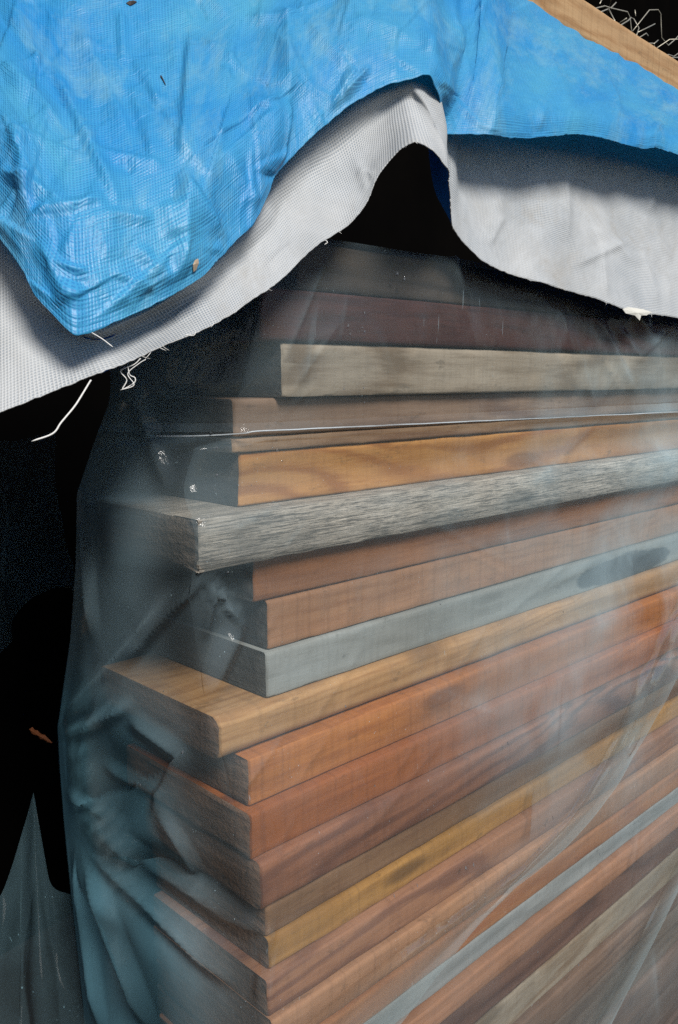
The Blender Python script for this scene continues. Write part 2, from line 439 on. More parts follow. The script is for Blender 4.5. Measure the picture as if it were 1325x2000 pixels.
for i, b in enumerate(B):
    d = info[i]
    kw = dict(b[5])
    if 'blot' in kw:
        kw['blot'] = (onY(1128, 1110, d['Y'])[0] - d['X'], onY(1305, 1090, d['Y'])[0] - d['X'], -0.004, (d['zt'] - d['zb']) * .86)
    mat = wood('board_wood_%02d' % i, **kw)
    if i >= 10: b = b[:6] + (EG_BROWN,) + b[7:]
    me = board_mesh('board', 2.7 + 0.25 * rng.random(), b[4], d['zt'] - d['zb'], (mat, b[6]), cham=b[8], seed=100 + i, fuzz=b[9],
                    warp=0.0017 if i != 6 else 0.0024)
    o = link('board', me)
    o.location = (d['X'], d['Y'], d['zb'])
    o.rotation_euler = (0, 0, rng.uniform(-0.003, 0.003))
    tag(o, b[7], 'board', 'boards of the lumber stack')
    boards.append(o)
    print('BOARD', i, {k: round(float(v), 3) for k, v in d.items()}, 'h', round(float(d['zt'] - d['zb']), 3))

# ------------------------------------------------------------------ ground and dark surroundings
N = NT('dark_soil')
co = N.n('TexCoord').outputs['Object']
c = N.mixc(N.noise(co, 9, 6, .7), (.004, .0035, .003), (.012, .010, .008))
bs = N.n('BsdfPrincipled', Roughness=1.0); N.l(c, bs.inputs['Base Color'])
N.l(N.bump(N.noise(co, 40, 5, .7), .8, .01), bs.inputs['Normal'])
SOIL = N.out(bs.outputs[0])
me = bpy.data.meshes.new('ground')
gz = info[-1]['zb'] - 0.002
me.from_pydata([(-30, -30, gz), (30, -30, gz), (30, 30, gz), (-30, 30, gz)], [], [(0, 1, 2, 3)]); me.materials.append(SOIL)
tag(link('ground', me), kind='structure')
N = NT('dark_backdrop')
co = N.n('TexCoord').outputs['Object']
c = N.mixc(N.noise(co, 3, 4, .6), (.0012, .0012, .0014), (.004, .0035, .003))  # near-black colour stands in for the deep shade behind the stack
bs = N.n('BsdfDiffuse'); N.l(c, bs.inputs['Color'])
SHADE_BACKDROP = N.out(bs.outputs[0])
pts = [(-1.6, 0.2), (-0.9, 1.0), (-0.1, 1.55), (1.2, 1.75), (4, 2.2), (8, 3.4)]
V = [(x, y, z) for x, y in pts for z in (gz - .05, 4.5)]
me = bpy.data.meshes.new('background'); me.from_pydata(V, [], [(2*i, 2*i+2, 2*i+3, 2*i+1) for i in range(len(pts)-1)])
me.materials.append(SHADE_BACKDROP)
tag(link('background', me), kind='structure')

# ------------------------------------------------------------------ plastic film
def plastic(name, haze=(0.05, 0.50), tint=(0.97, 0.955, 0.935), hazecol=(0.55, 0.74, 0.82), seed=0.0, crinkle=0.5, gloss=0.36, whole=False):
    N = NT(name)
    tc = N.n('TexCoord'); co = tc.outputs['Object']
    uv = tc.outputs['UV']
    v = N.mapping(co, loc=(seed, seed, seed))
    n1 = N.noise(N.mapping(v, scale=(2.2, 2.2, 3.2)), 1.0, 3, 0.5)
    n2 = N.noise(N.mapping(v, scale=(8, 8, 5.0)), 1.0, 5, 0.6)
    f = N.math('ADD', N.math('MULTIPLY', N.ramp(n1, [(0.35, 0.0), (0.68, 1.0)]), 0.75), N.math('MULTIPLY', N.ramp(n2, [(0.5, 0.0), (0.8, 1.0)]), 0.35))
    attr = N.n('Attribute', _attribute_name='haze'); attr.attribute_type = 'GEOMETRY'
    f = N.math('MULTIPLY', f, attr.outputs['Fac'])
    # clear wet patches where the film sticks to the wood
    wet = N.noise(N.mapping(v, scale=(5, 5, 8)), 1.0, 1.5, 0.4, 0.6)
    f = N.math('MULTIPLY', f, N.ramp(wet, [(0.36, 0.7), (0.42, 1.0)]))
    h = N.math('ADD', N.math('MULTIPLY', f, haze[1] - haze[0]), haze[0])
    ga = N.n('Attribute', _attribute_name='gather_sky'); ga.attribute_type = 'GEOMETRY'
    h = N.math('ADD', h, N.math('MULTIPLY', N.math('MULTIPLY', ga.outputs['Fac'], N.math('ADD', n1, n2)), 0.36))
    if whole: h = N.math('MULTIPLY', h, attr.outputs['Fac'])
    # dust specks and scratches
    vo = N.n('TexVoronoi', Scale=170.0); N.l(v, vo.inputs['Vector'])
    sp = N.ramp(vo.outputs['Distance'], [(0.06, 1.0), (0.11, 0.0)])
    sp = N.math('MULTIPLY', sp, N.ramp(N.noise(v, 23, 3, .6), [(0.56, 0.0), (0.66, 0.6)]))
    h = N.math('ADD', h, sp, clamp=True)
    scr = N.noise(N.mapping(v, scale=(240, 240, 14), rot=(0, 0.5, 0)), 1.0, 2, 0.5)
    scr = N.math('MULTIPLY', N.ramp(scr, [(0.74, 0.0), (0.80, 0.4)]), N.ramp(N.noise(v, 6, 2, .5), [(0.45, 0.0), (0.6, 1.0)]))
    h = N.math('ADD', h, scr, clamp=True)
    tr = N.n('BsdfTransparent'); tr.inputs[0].default_value = (*tint, 1)
    df = N.n('BsdfDiffuse'); df.inputs[0].default_value = (*hazecol, 1)
    tl = N.n('BsdfTranslucent')
    hc = N.mixc(ga.outputs['Fac'], hazecol, (0.12, 0.27, 0.34))  # gathered film's tint, with teal sky reflection painted in
    N.l(hc, df.inputs[0]); N.l(hc, tl.inputs[0])
    mx0 = N.n('MixShader', Fac=0.42); N.l(df.outputs[0], mx0.inputs[1]); N.l(tl.outputs[0], mx0.inputs[2])
    mx1 = N.n('MixShader'); N.l(h, mx1.inputs[0]); N.l(tr.outputs[0], mx1.inputs[1]); N.l(mx0.outputs[0], mx1.inputs[2])
    bh = N.math('ADD', N.noise(N.mapping(v, scale=(1, 1, .5)), 55, 4, .6, .5), N.math('MULTIPLY', N.noise(v, 14, 3, .5, 1.0), 1.5))
    nrm = N.bump(bh, crinkle, 0.003)
    gl = N.n('BsdfGlossy', Roughness=0.11); N.l(nrm, gl.inputs['Normal'])
    fr = N.n('Fresnel', IOR=1.45); N.l(nrm, fr.inputs['Normal'])
    mx2 = N.n('MixShader'); N.l(N.math('MULTIPLY', fr.outputs[0], gloss), mx2.inputs[0]); N.l(mx1.outputs[0], mx2.inputs[1]); N.l(gl.outputs[0], mx2.inputs[2])
    return N.out(mx2.outputs[0])

FILM = plastic('polythene_film')
FILM_DIM = plastic('loose_polythene_film', haze=(0.06, 0.24), hazecol=(.36, .62, .72), seed=4.0, crinkle=0.0, gloss=0.03, whole=True)

def set_haze(me, arr):
    a = me.attributes.new('haze', 'FLOAT', 'POINT'); a.data.foreach_set('value', np.asarray(arr, np.float32).ravel())

def project(G):
    d = G - CAM
    z = d @ FV; x = d @ RV; y = d @ UV_
    return 662.5 + FP * x / z, 1000 - FP * y / z

def crease(px, py, a, b, wl, wr, amp):
    """tent-shaped crease along the segment a-b (photo pixels), different slopes on its two sides"""
    ax, ay = a; bx, by = b
    L = math.hypot(bx - ax, by - ay)
    tx, ty = (bx - ax) / L, (by - ay) / L
    s = (px - ax) * tx + (py - ay) * ty
    d = -(px - ax) * ty + (py - ay) * tx
    prof = np.where(d > 0, np.clip(1 - d / wr, 0, 1), np.clip(1 + d / wl, 0, 1))
    prof = prof ** 1.3
    end = smoothstep(-0.05 * L, 0.25 * L, s) * (1 - smoothstep(0.75 * L, 1.05 * L, s))
    return amp * prof * end

# envelope of the stack by height
zs = np.array([0.5 * (d['zt'] + d['zb']) for d in info])[::-1]
Yf = np.array([d['Y'] for d in info])[::-1]
Xl = np.array([d['X'] for d in info])[::-1]
zmin = zs[0] - 0.05; zmax = info[0]['zt'] + 0.05
NZ, NS = 330, 590
zcm = onY(455, 846, Y0)[2]; zcn = onY(1325, 805, Y0)[2]
zg = np.unique(np.concatenate([np.linspace(zmin, zmax, NZ), np.linspace(min(zcm, zcn) - .006, max(zcm, zcn) + .008, 70)]))
NZ = len(zg)
def env(vals, z):
    e = np.interp(z, zs, vals)
    # keep in front of each board over its whole height
    for d, vv in zip(info, vals[::-1]):
        m = (z > d['zb'] - 0.004) & (z < d['zt'] + 0.004)
        e[m] = np.minimum(e[m], vv)
    k = np.hanning(13); k /= k.sum()
    ep = np.pad(e, 6, mode='edge')
    sm = np.convolve(ep, k, mode='valid')
    return np.minimum(sm, e + 0.006)
YF = env(Yf, zg) - 0.006
def hull_env(vals, z, win):
    e = np.full(z.shape, 9.0)
    for d, vv in zip(info, vals[::-1]):
        m = (z > d['zb'] - 0.003) & (z < d['zt'] + 0.003)
        e[m] = np.minimum(e[m], vv)
    good = e < 8; e = np.interp(z, z[good], e[good])
    n = len(z); o = e.copy()
    for a in range(0, n):                         # taut film: straight bridges between near contact points
        for b in range(a + 2, min(n, a + win)):
            if b - a < 3: continue
            t = np.arange(a, b + 1); ln = e[a] + (e[b] - e[a]) * (t - a) / (b - a)
            o[a:b+1] = np.minimum(o[a:b+1], ln)
    k = np.hanning(11); k /= k.sum()
    return np.minimum(np.convolve(np.pad(o, 5, mode='edge'), k, mode='valid'), e)
XL = hull_env(Xl, zg, 44) - 0.008
# where the film turns away behind the end of the stack (silhouette at the left, in photo pixels)
sil = [(330, 500), (300, 600), (265, 680), (228, 745), (182, 870), (150, 965), (148, 1100), (137, 1250), (112, 1420), (116, 1500), (124, 1600), (138, 1745), (150, 1850), (165, 2000), (175, 2150), (180, 2400)]
sz, sy = [], []
for px, py in sil:
    q = onX(px, py, corner6[0] - 0.004); sz.append(q[2]); sy.append(q[1])
sz = np.array(sz)[::-1]; sy = np.array(sy)[::-1]
YB = np.maximum(np.interp(zg, sz, sy), YF + 0.12)
ss = np.concatenate([np.linspace(-1.35, -1.0, 40, endpoint=False), -np.linspace(1.0, 0.0, 130, endpoint=False) ** 1.4, np.linspace(0, 1, NS - 170) ** 1.15])
G = np.zeros((NS, NZ, 3)); HZ = np.zeros((NS, NZ))
rc = 0.007
pin = P(150, 1600, 0.98)
for i, s in enumerate(ss):
    for j, z in enumerate(zg):
        if s >= 0:
            p = s * 1.75; q4 = math.sqrt(p * p + 4 * rc * rc)
            x = XL[j] + 0.5 * (p + q4); y = YF[j] + 0.5 * (q4 - p)
            # the film stands off the wood between contact lines
            q = (x * 2.3, z * 5.0, 3.1)
            off = 0.004 + 0.006 * (0.5 + 0.5 * noise.noise(Vector(q))) + 0.002 * noise.noise(Vector((x * 9, z * 12, 1.7)))
            off *= min(1.0, s * 1.75 / 0.05)
            y -= max(off, 0.0)
            # diagonal tension folds from the right hand side
            a = (x * 0.8 + z * 0.55)
            fold = max(0.0, noise.noise(Vector((a * 14, (x * .55 - z * .8) * 1.5, 8.0)))) ** 1.5
            y -= 0.010 * fold * smoothstep(0.30, 0.9, x)
            # the heavy crease that runs level along the front
            HZ[i, j] = 0.30 + 1.15 * smoothstep(0.05, 0.8, s * 1.75)  # haze rises along the front, painting in the veil of a grazing view
        else:
            yb = YB[j]
            if s >= -1:
                t = -s
                p = (yb - YF[j]) * t; q4 = math.sqrt(p * p + 4 * rc * rc)
                y = YF[j] + 0.5 * (p + q4)
                xe = corner6[0] - 0.004
                x = XL[j] + (xe - XL[j]) * smoothstep(0.0, 0.8, t) + 0.5 * (q4 - p)
                bul = math.sin(math.pi * min(t, 1)) ** 1.2
                q = Vector((y * 6, z * 5.0, 7.7))
                x -= bul * (0.012 + 0.018 * noise.noise(q) + 0.008 * noise.noise(q * 2.7))
                # folds fanning out of the gathered pinch
                dy, dz = y - pin[1], z - pin[2]
                rr = math.hypot(dy, dz); th = math.atan2(dz, -dy)
                amp = 0.022 * smoothstep(0.02, 0.12, rr) * (1 - smoothstep(0.30, 0.55, rr))
                x -= amp * bul * (abs(math.sin(th * 3.6 + 0.4 + 1.2 * noise.noise(Vector((th * 2, rr * 3, 2))))) ** 0.8 * 1.2 - 0.5)
            else:
                t = -s - 1.0
                x = corner6[0] - 0.004 + t * 1.9; y = yb + 0.05 * math.sin(min(t * 10, 1.57)) + 0.01 * noise.noise(Vector((x * 8, z * 6, 0)))
            HZ[i, j] = (0.22 + 0.78 * float(smoothstep(0.03, 0.30, -s))) * (0.55 + 1.25 * float(smoothstep(-1.06, -0.97, -z)) * (1 + 0.9 * float(smoothstep(0.20, 0.45, -s))))
        G[i, j] = (x, y, z)
zt0 = info[0]['zt'] + 0.003
over = np.maximum(0, G[:, :, 2] - zt0)
G[:, :, 1] += over * np.where(ss[:, None] >= 0, 1.0, 0.6)
G[:, :, 2] -= over * 0.97
HZ = HZ * (1 - 0.85 * smoothstep(info[1]['zt'] - .035, info[0]['zt'] - .005, G[:, :, 2]))  # haze thinned near the top to paint in the tarp's shade
HZ = HZ * (0.40 + 0.60 * smoothstep(0.60, 0.98, G[:, :, 2]))  # haze thinned low down to paint in the darker bottom light
G[:, :, 0] += over * np.where(ss[:, None] >= 0, 0.0, 1.6)
HZ = HZ * np.where(over > 0, np.maximum(0.08, 1 - over / .02), 1.0)
# level crease: a ridge along the front, from (300,850) to (1325,805)
yp = Y0 + 0.01
zc0 = onY(455, 846, yp)[2]; zc1 = onY(1325, 805, yp)[2]; xc0 = onY(455, 846, yp)[0]; xc1 = onY(1325, 805, yp)[0]
zc = zc0 + (zc1 - zc0) * (G[:, :, 0] - xc0) / (xc1 - xc0)
dzc = G[:, :, 2] - zc
front = (ss[:, None] >= 0)
ridge = np.where(dzc > 0, np.exp(-dzc / 0.010), np.exp(dzc / 0.0012)) * 0.006
G[:, :, 1] -= ridge * front
G[:, :, 0] -= ridge * (~front) * ((ss[:, None] > -0.8))
nrm = grid_normals(G)
nrm *= np.where((nrm @ FV) > 0, -1, 1)[:, :, None]
px, py = project(G)
D = np.zeros(px.shape)
for a_, b_, wl, wr, am in [((340, 1150), (120, 1430), 34, 26, .016), ((395, 1128), (250, 1300), 16, 30, .010), ((470, 1215), (400, 1370), 26, 40, .012),
        ((400, 1130), (480, 1230), 14, 16, .006), ((160, 1590), (540, 1830), 16, 46, .016), ((160, 1640), (470, 1930), 50, 30, .016), ((165, 1670), (300, 2020), 22, 26, .014),
        ((150, 1650), (200, 2020), 16, 18, .012), ((360, 1460), (300, 1590), 30, 16, .008), ((305, 1570), (400, 1720), 18, 30, .008), ((250, 1400), (360, 1480), 26, 24, .007),
        ((130, 1440), (260, 1370), 20, 24, .010), ((150, 970), (330, 985), 10, 24, .006), ((200, 1490), (330, 1560), 18, 18, .007), ((130, 1540), (250, 1620), 12, 20, .010),
        ((250, 740), (330, 960), 30, 30, .006), ((160, 1000), (180, 1250), 20, 14, .006), ((220, 1330), (150, 1500), 14, 20, .008), ((540, 1760), (500, 1960), 16, 16, .006),
        ((480, 1100), (525, 1160), 8, 10, .002), ((420, 1140), (400, 1250), 10, 14, .006)]:
    D += crease(px, py, a_, b_, wl, wr, am) * (0.75 if ss is None else 1)
# streaky pulls below the tarp on the right and long tension lines on the front
for a_, b_, wl, wr, am in [((880, 470), (930, 690), 10, 16, .004), ((1085, 590), (1130, 730), 12, 16, .005), ((1160, 610), (1240, 770), 14, 12, .006), ((1210, 640), (1250, 700), 8, 10, .004),
        ((1110, 620), (1160, 800), 10, 12, .004), ((1280, 640), (1290, 740), 10, 16, .004), ((620, 600), (590, 760), 6, 8, .0016), ((1320, 1180), (1285, 1330), 10, 12, .004), ((1290, 1290), (1200, 1480), 10, 14, .005),
        ((1095, 1320), (1085, 1480), 6, 18, .003), ((1040, 1520), (1030, 1640), 6, 18, .003)]:
    D += crease(px, py, a_, b_, wl, wr, am)
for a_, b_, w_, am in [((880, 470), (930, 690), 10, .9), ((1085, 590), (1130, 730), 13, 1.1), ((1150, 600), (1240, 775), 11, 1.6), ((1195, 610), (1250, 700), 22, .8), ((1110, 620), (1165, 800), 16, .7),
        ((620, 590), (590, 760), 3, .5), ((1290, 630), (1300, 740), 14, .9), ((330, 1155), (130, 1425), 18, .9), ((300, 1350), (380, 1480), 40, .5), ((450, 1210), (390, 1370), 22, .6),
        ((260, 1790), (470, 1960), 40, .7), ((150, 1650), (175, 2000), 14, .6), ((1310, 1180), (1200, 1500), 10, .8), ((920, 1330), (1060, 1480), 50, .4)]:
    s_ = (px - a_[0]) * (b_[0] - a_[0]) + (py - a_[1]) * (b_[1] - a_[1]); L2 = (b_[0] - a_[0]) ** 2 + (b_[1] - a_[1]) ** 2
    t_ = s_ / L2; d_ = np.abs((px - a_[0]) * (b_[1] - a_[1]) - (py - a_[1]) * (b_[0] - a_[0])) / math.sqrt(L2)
    HZ += am * np.exp(-(d_ / w_) ** 2) * smoothstep(-.05, .3, t_) * (1 - smoothstep(.6, 1.05, t_)) * (ss[:, None] > -1.0)  # extra haze paints the bright streaks where folds catch the sun
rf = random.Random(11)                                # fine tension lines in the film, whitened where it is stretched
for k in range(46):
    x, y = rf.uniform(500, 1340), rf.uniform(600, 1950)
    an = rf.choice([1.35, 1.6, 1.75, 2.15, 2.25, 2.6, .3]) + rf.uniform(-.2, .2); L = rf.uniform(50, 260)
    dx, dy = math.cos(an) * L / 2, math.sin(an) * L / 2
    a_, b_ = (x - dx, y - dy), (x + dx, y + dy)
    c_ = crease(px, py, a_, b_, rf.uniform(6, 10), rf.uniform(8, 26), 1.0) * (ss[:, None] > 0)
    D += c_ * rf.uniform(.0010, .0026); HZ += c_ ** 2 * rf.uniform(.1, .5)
# the film clings to the mustard board and lets go along an upright line
yl = 1540 + (1035 - px) * .52
patch = smoothstep(760, 900, px) * (px < 1036) * smoothstep(0, 16, py - yl) * (1 - smoothstep(80, 110, py - yl)) * (ss[:, None] > 0)
HZ *= 1 - 0.8 * patch
for i in range(NS):                                   # crumpled pucker under the jutting board
    for j in range(NZ):
        u_ = (px[i, j] - 432) * .66 + (py[i, j] - 1170) * .75; v_ = -(px[i, j] - 432) * .75 + (py[i, j] - 1170) * .66
        k = max(0, 1 - (u_ / 72) ** 2 - (v_ / 30) ** 2)
        if k > 0:
            HZ[i, j] += 0.5 * k  # added haze paints the glint on the pucker
            D[i, j] += k * 0.0085 * noise.noise(Vector((u_ * .050, v_ * .10, 2.0))) + k * .0050 * noise.noise(Vector((u_ * .11, v_ * .13, 6.0)))
G = G + nrm * D[:, :, None]
uvg = np.stack(np.meshgrid(ss * 2, zg, indexing='ij'), -1)
me = grid_mesh('plastic_sheet', G, uvg, (FILM,))
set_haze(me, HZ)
ga_ = me.attributes.new('gather_sky', 'FLOAT', 'POINT')
tz = np.repeat(ss[:, None], NZ, 1)
gat = smoothstep(0.10, 0.42, -tz) * (0.45 + 0.55 * smoothstep(-1.10, -0.95, -np.repeat(zg[None, :], NS, 0))) * (tz > -1.02)
ga_.data.foreach_set('value', gat.astype(np.float32).ravel())
sheet = link('plastic_sheet', me)
tag(sheet, 'milky clear polythene sheet wrapped around the lumber stack', 'plastic sheet')

# ------------------------------------------------------------------ control-grid cloth
def cloth(cols, nu, nv, rowt, smoothfn=catmull):
    """cols: list of columns, each a list of (px, py, depth) rows bottom -> top"""
    nr = len(cols[0])
    A = np.array(cols, float)                       # nc, nr, 3
    pts = np.array([[P(*A[i, r]) for r in range(nr)] for i in range(len(cols))])
    key = np.concatenate([[0], np.cumsum(np.maximum(np.linalg.norm(np.diff(pts[:, 0], axis=0), axis=1), 0.004))])
    ui = np.linspace(0, key[-1], nu)
    mid = np.zeros((nu, nr, 3))
    for r in range(nr):
        for k in range(3): mid[:, r, k] = pchip(key, pts[:, r, k], ui) if smoothfn is None else smoothfn(key, pts[:, r, k], ui)
    vi = np.linspace(0, 1, nv)
    G = np.zeros((nu, nv, 3))
    for i in range(nu):
        for k in range(3): G[i, :, k] = catmull(rowt, mid[i, :, k], vi)
    return G, ui

def metric_uv(G):
    du = np.linalg.norm(np.diff(G, axis=0), axis=2).mean(axis=1)
    u = np.concatenate([[0], np.cumsum(du)])
    dv = np.linalg.norm(np.diff(G, axis=1), axis=2)
    v = np.concatenate([np.zeros((G.shape[0], 1)), np.cumsum(dv, axis=1)], axis=1)
    k = np.hanning(31); k /= k.sum()
    for j in range(v.shape[1]):
        v[:, j] = np.convolve(np.pad(v[:, j], 15, mode='edge'), k, mode='valid')
    uu = np.repeat(u[:, None], G.shape[1], axis=1)
    return np.stack([uu, v], -1)

# ---- tarp materials
PITCHW = 0.0030
def weave_nodes(N, pitch):
    uv = N.n('TexCoord').outputs['UV']
    wv = N.t.nodes.new('ShaderNodeVectorMath'); wv.operation = 'ADD'
    nn = N.n('TexNoise', Scale=30.0, Detail=3.0); N.l(uv, nn.inputs['Vector'])
    sc = N.t.nodes.new('ShaderNodeVectorMath'); sc.operation = 'SCALE'; sc.inputs['Scale'].default_value = 0.0016
    N.l(nn.outputs['Color'], sc.inputs[0]); N.l(uv, wv.inputs[0]); N.l(sc.outputs[0], wv.inputs[1])
    k = 2 * math.pi / pitch
    sx = N.n('SeparateXYZ'); N.l(wv.outputs[0], sx.inputs[0])
    a = N.math('SINE', N.math('MULTIPLY', sx.outputs[0], k))
    b = N.math('SINE', N.math('MULTIPLY', sx.outputs[1], k))
    return uv, a, b

def tarp_blue():
    N = NT('blue_tarp_coating')
    uv, a, b = weave_nodes(N, PITCHW)
    hgt = N.math('ADD', N.math('MULTIPLY', a, 0.5), N.math('MULTIPLY', b, 0.5))
    n1 = N.noise(uv, 5.0, 4, .6)
    n2 = N.noise(uv, 60.0, 4, .7)
    c = N.mixc(N.ramp(n1, [(0.3, 0.0), (0.75, 1.0)]), (.018, .33, .77), (.12, .53, .74))
    pit = N.math('MULTIPLY', N.ramp(a, [(0.0, 1.0), (0.25, 0.0)]), N.ramp(b, [(0.0, 1.0), (0.25, 0.0)]))
    c = N.mixc(N.math('MULTIPLY', pit, 0.35), c, (.006, .09, .42))
    pale_sheen = N.noise(N.mapping(uv, scale=(1.0, .6, 1)), 9.0, 6, .75, .2)
    c = N.mixc(N.math('MULTIPLY', N.ramp(pale_sheen, [(0.5, 0.0), (0.8, 1.0)]), 0.75), c, (.32, .61, .68))  # turquoise sheen of reflected light put into the coating colour
    # worn crease lines rubbed into the coating
    vo = N.n('TexVoronoi', Scale=11.0); vo.feature = 'DISTANCE_TO_EDGE'
    N.l(N.mapping(N.mixc(0.12, uv, N.n('TexNoise', Scale=6.0).outputs['Color']), scale=(1, .7, 1)), vo.inputs['Vector'])
    cr = N.ramp(vo.outputs['Distance'], [(0.0, 1.0), (0.05, 0.0)])
    bs = N.n('BsdfPrincipled')
    bs.inputs['Specular IOR Level'].default_value = 0.75
    N.l(c, bs.inputs['Base Color'])
    N.l(N.ramp(n2, [(0.3, 0.38), (0.7, 0.55)]), bs.inputs['Roughness'])
    h2 = N.math('ADD', N.math('MULTIPLY', hgt, 0.13), N.math('MULTIPLY', cr, 0.4))
    h2 = N.math('ADD', h2, N.math('MULTIPLY', N.noise(uv, 26, 3, .5, 0.0), 1.4))
    h2 = N.math('ADD', h2, N.math('MULTIPLY', N.noise(N.mapping(uv, scale=(30, 330, 1)), 1.0, 2, .6), 0.9))
    h2 = N.math('ADD', h2, N.math('MULTIPLY', N.noise(N.mapping(uv, scale=(330, 30, 1)), 1.0, 2, .6), 0.7))
    N.l(N.bump(h2, 0.75, 0.0012), bs.inputs['Normal'])
    tl = N.n('BsdfTranslucent'); tl.inputs[0].default_value = (.03, .42, .60, 1)
    mx = N.n('MixShader', Fac=0.38); N.l(bs.outputs[0], mx.inputs[1]); N.l(tl.outputs[0], mx.inputs[2])
    return N.out(mx.outputs[0])

def tarp_white():
    N = NT('white_woven_tarp')
    uv, a, b = weave_nodes(N, PITCHW * 0.92)
    hole = N.math('MULTIPLY', N.ramp(a, [(0.05, 1.0), (0.5, 0.0)]), N.ramp(b, [(0.05, 1.0), (0.5, 0.0)]))
    vis = N.noise(uv, 7.0, 3, .6)
    hole = N.math('MULTIPLY', hole, N.ramp(vis, [(0.35, 0.15), (0.68, 1.0)]))
    dirt = N.noise(uv, 8.0, 6, .7, .6)
    c = N.mixc(N.math('MULTIPLY', N.ramp(dirt, [(0.45, 0.0), (0.8, 1.0)]), 0.55), (.53, .54, .54), (.28, .265, .235))
    c = N.mixc(N.math('MULTIPLY', hole, 0.8), c, (.08, .14, .20))
    stn = N.noise(uv, 5.5, 6, .75, .4)
    c = N.mixc(N.math('MULTIPLY', N.ramp(stn, [(0.54, 0.0), (0.72, 1.0)]), 0.38), c, (.30, .25, .18))
    bs = N.n('BsdfPrincipled', Roughness=0.6); bs.inputs['Specular IOR Level'].default_value = 0.3
    N.l(c, bs.inputs['Base Color'])
    h = N.math('ADD', N.math('MULTIPLY', N.math('ADD', a, b), 0.45), N.math('MULTIPLY', N.noise(uv, 35, 4, .6), 1.6))
    N.l(N.bump(h, 0.45, 0.0008), bs.inputs['Normal'])
    tl = N.n('BsdfTranslucent'); N.l(N.mixc(0.5, c, (.5, .6, .7)), tl.inputs[0])
    mx = N.n('MixShader', Fac=0.12); N.l(bs.outputs[0], mx.inputs[1]); N.l(tl.outputs[0], mx.inputs[2])
    return N.out(mx.outputs[0])

BLUE = tarp_blue(); WHITE = tarp_white()
N = NT('blue_tarp_lining')
uv, a, b = weave_nodes(N, PITCHW)
bs = N.n('BsdfPrincipled', Roughness=0.5)
N.l(N.mixc(N.ramp(a, [(0.3, 0.0), (0.9, 0.6)]), (.012, .12, .46), (.03, .22, .6)), bs.inputs['Base Color'])
tl = N.n('BsdfTranslucent'); tl.inputs[0].default_value = (.02, .2, .6, 1)
mx = N.n('MixShader', Fac=0.35); N.l(bs.outputs[0], mx.inputs[1]); N.l(tl.outputs[0], mx.inputs[2])
LINING = N.out(mx.outputs[0])
N = NT('frayed_thread')
bs = N.n('BsdfPrincipled', Roughness=0.6); bs.inputs['Base Color'].default_value = (.72, .71, .68, 1)
THREAD = N.out(bs.outputs[0])

# ---- white layer (sticks out below the blue one): rows = hem, lower, middle, at the blue edge, tucked up under it
def wcol(bot, top, db, dt, mid=0.012):
    bx, by = bot; tx, ty = top
    L = lambda f: (bx + (tx - bx) * f, by + (ty - by) * f)
    return [(bx, by, db), (*L(.33), db + (dt - db) * .33 + mid * .7), (*L(.68), db + (dt - db) * .68 + mid), (tx, ty, dt), (tx + (tx - bx) * .1, ty - 30, dt + .03)]
W = [
 wcol((-170, 870), (-170, 300), .56, .66),
 wcol((-80, 835), (-90, 370), .57, .65),
 wcol((0, 805), (0, 465), .575, .635),
 wcol((110, 762), (80, 560), .59, .625),
 wcol((230, 715), (170, 640), .605, .622),
 wcol((320, 672), (262, 610), .625, .645),
 wcol((420, 628), (370, 545), .655, .672),
 wcol((500, 577), (450, 478), .688, .71),
 wcol((560, 534), (500, 425), .718, .738),
 wcol((620, 478), (540, 345), .752, .772),
 wcol((650, 460), (590, 285), .768, .79),
 wcol((700, 420), (640, 240), .780, .805),
 wcol((722, 388), (690, 200), .785, .815),
 wcol((735, 352), (722, 182), .788, .822),
 wcol((758, 315), (748, 168), .790, .826),
 wcol((785, 287), (770, 160), .786, .828),
 wcol((812, 275), (784, 156), .782, .828),
 wcol((850, 294), (797, 152), .781, .828),
 [(873, 326, .790), (867, 284, .799), (846, 232, .812), (815, 152, .838), (815, 115, .88)],
 [(877, 356, .815), (872, 300, .830), (868, 240, .846), (852, 158, .865), (852, 125, .90)],
 [(880, 420, .862), (846, 368, .885), (838, 268, .900), (835, 180, .910), (835, 140, .95)],
 [(886, 448, .900), (883, 405, .925), (884, 320, .935), (880, 240, .955), (884, 200, .99)],
 wcol((905, 474, ), (900, 258), .925, .985),
 wcol((950, 510), (950, 262), .945, 1.035),
 wcol((1020, 540), (1020, 268), 0.995, 1.095),
 wcol((1100, 564), (1100, 262), 1.058, 1.155),
 wcol((1150, 578), (1150, 268), 1.10, 1.20),
 wcol((1220, 604), (1220, 280), 1.165, 1.265),
 wcol((1325, 620), (1325, 298), 1.275, 1.37),
 wcol((1430, 640), (1430, 330), 1.40, 1.48),
 wcol((1550, 665), (1550, 360), 1.55, 1.66),
]
G, ui = cloth(W, 520, 120, np.array([0, .3, .6, .85, 1.0]), None)
uvm = metric_uv(G)
nrm = grid_normals(G)
px, py = project(G)
D = np.zeros(px.shape)
for i in range(G.shape[0]):
    for j in range(G.shape[1]):
        p = G[i, j]
        D[i, j] = 0.0035 * noise.noise(Vector((p[0] * 9, p[1] * 9, p[2] * 9))) + 0.0016 * noise.noise(Vector((p[0] * 31, p[1] * 31, p[2] * 24)))
        if j < 3: D[i, j] += 0.0007 * noise.noise(Vector((ui[i] * 260, j, 0)))
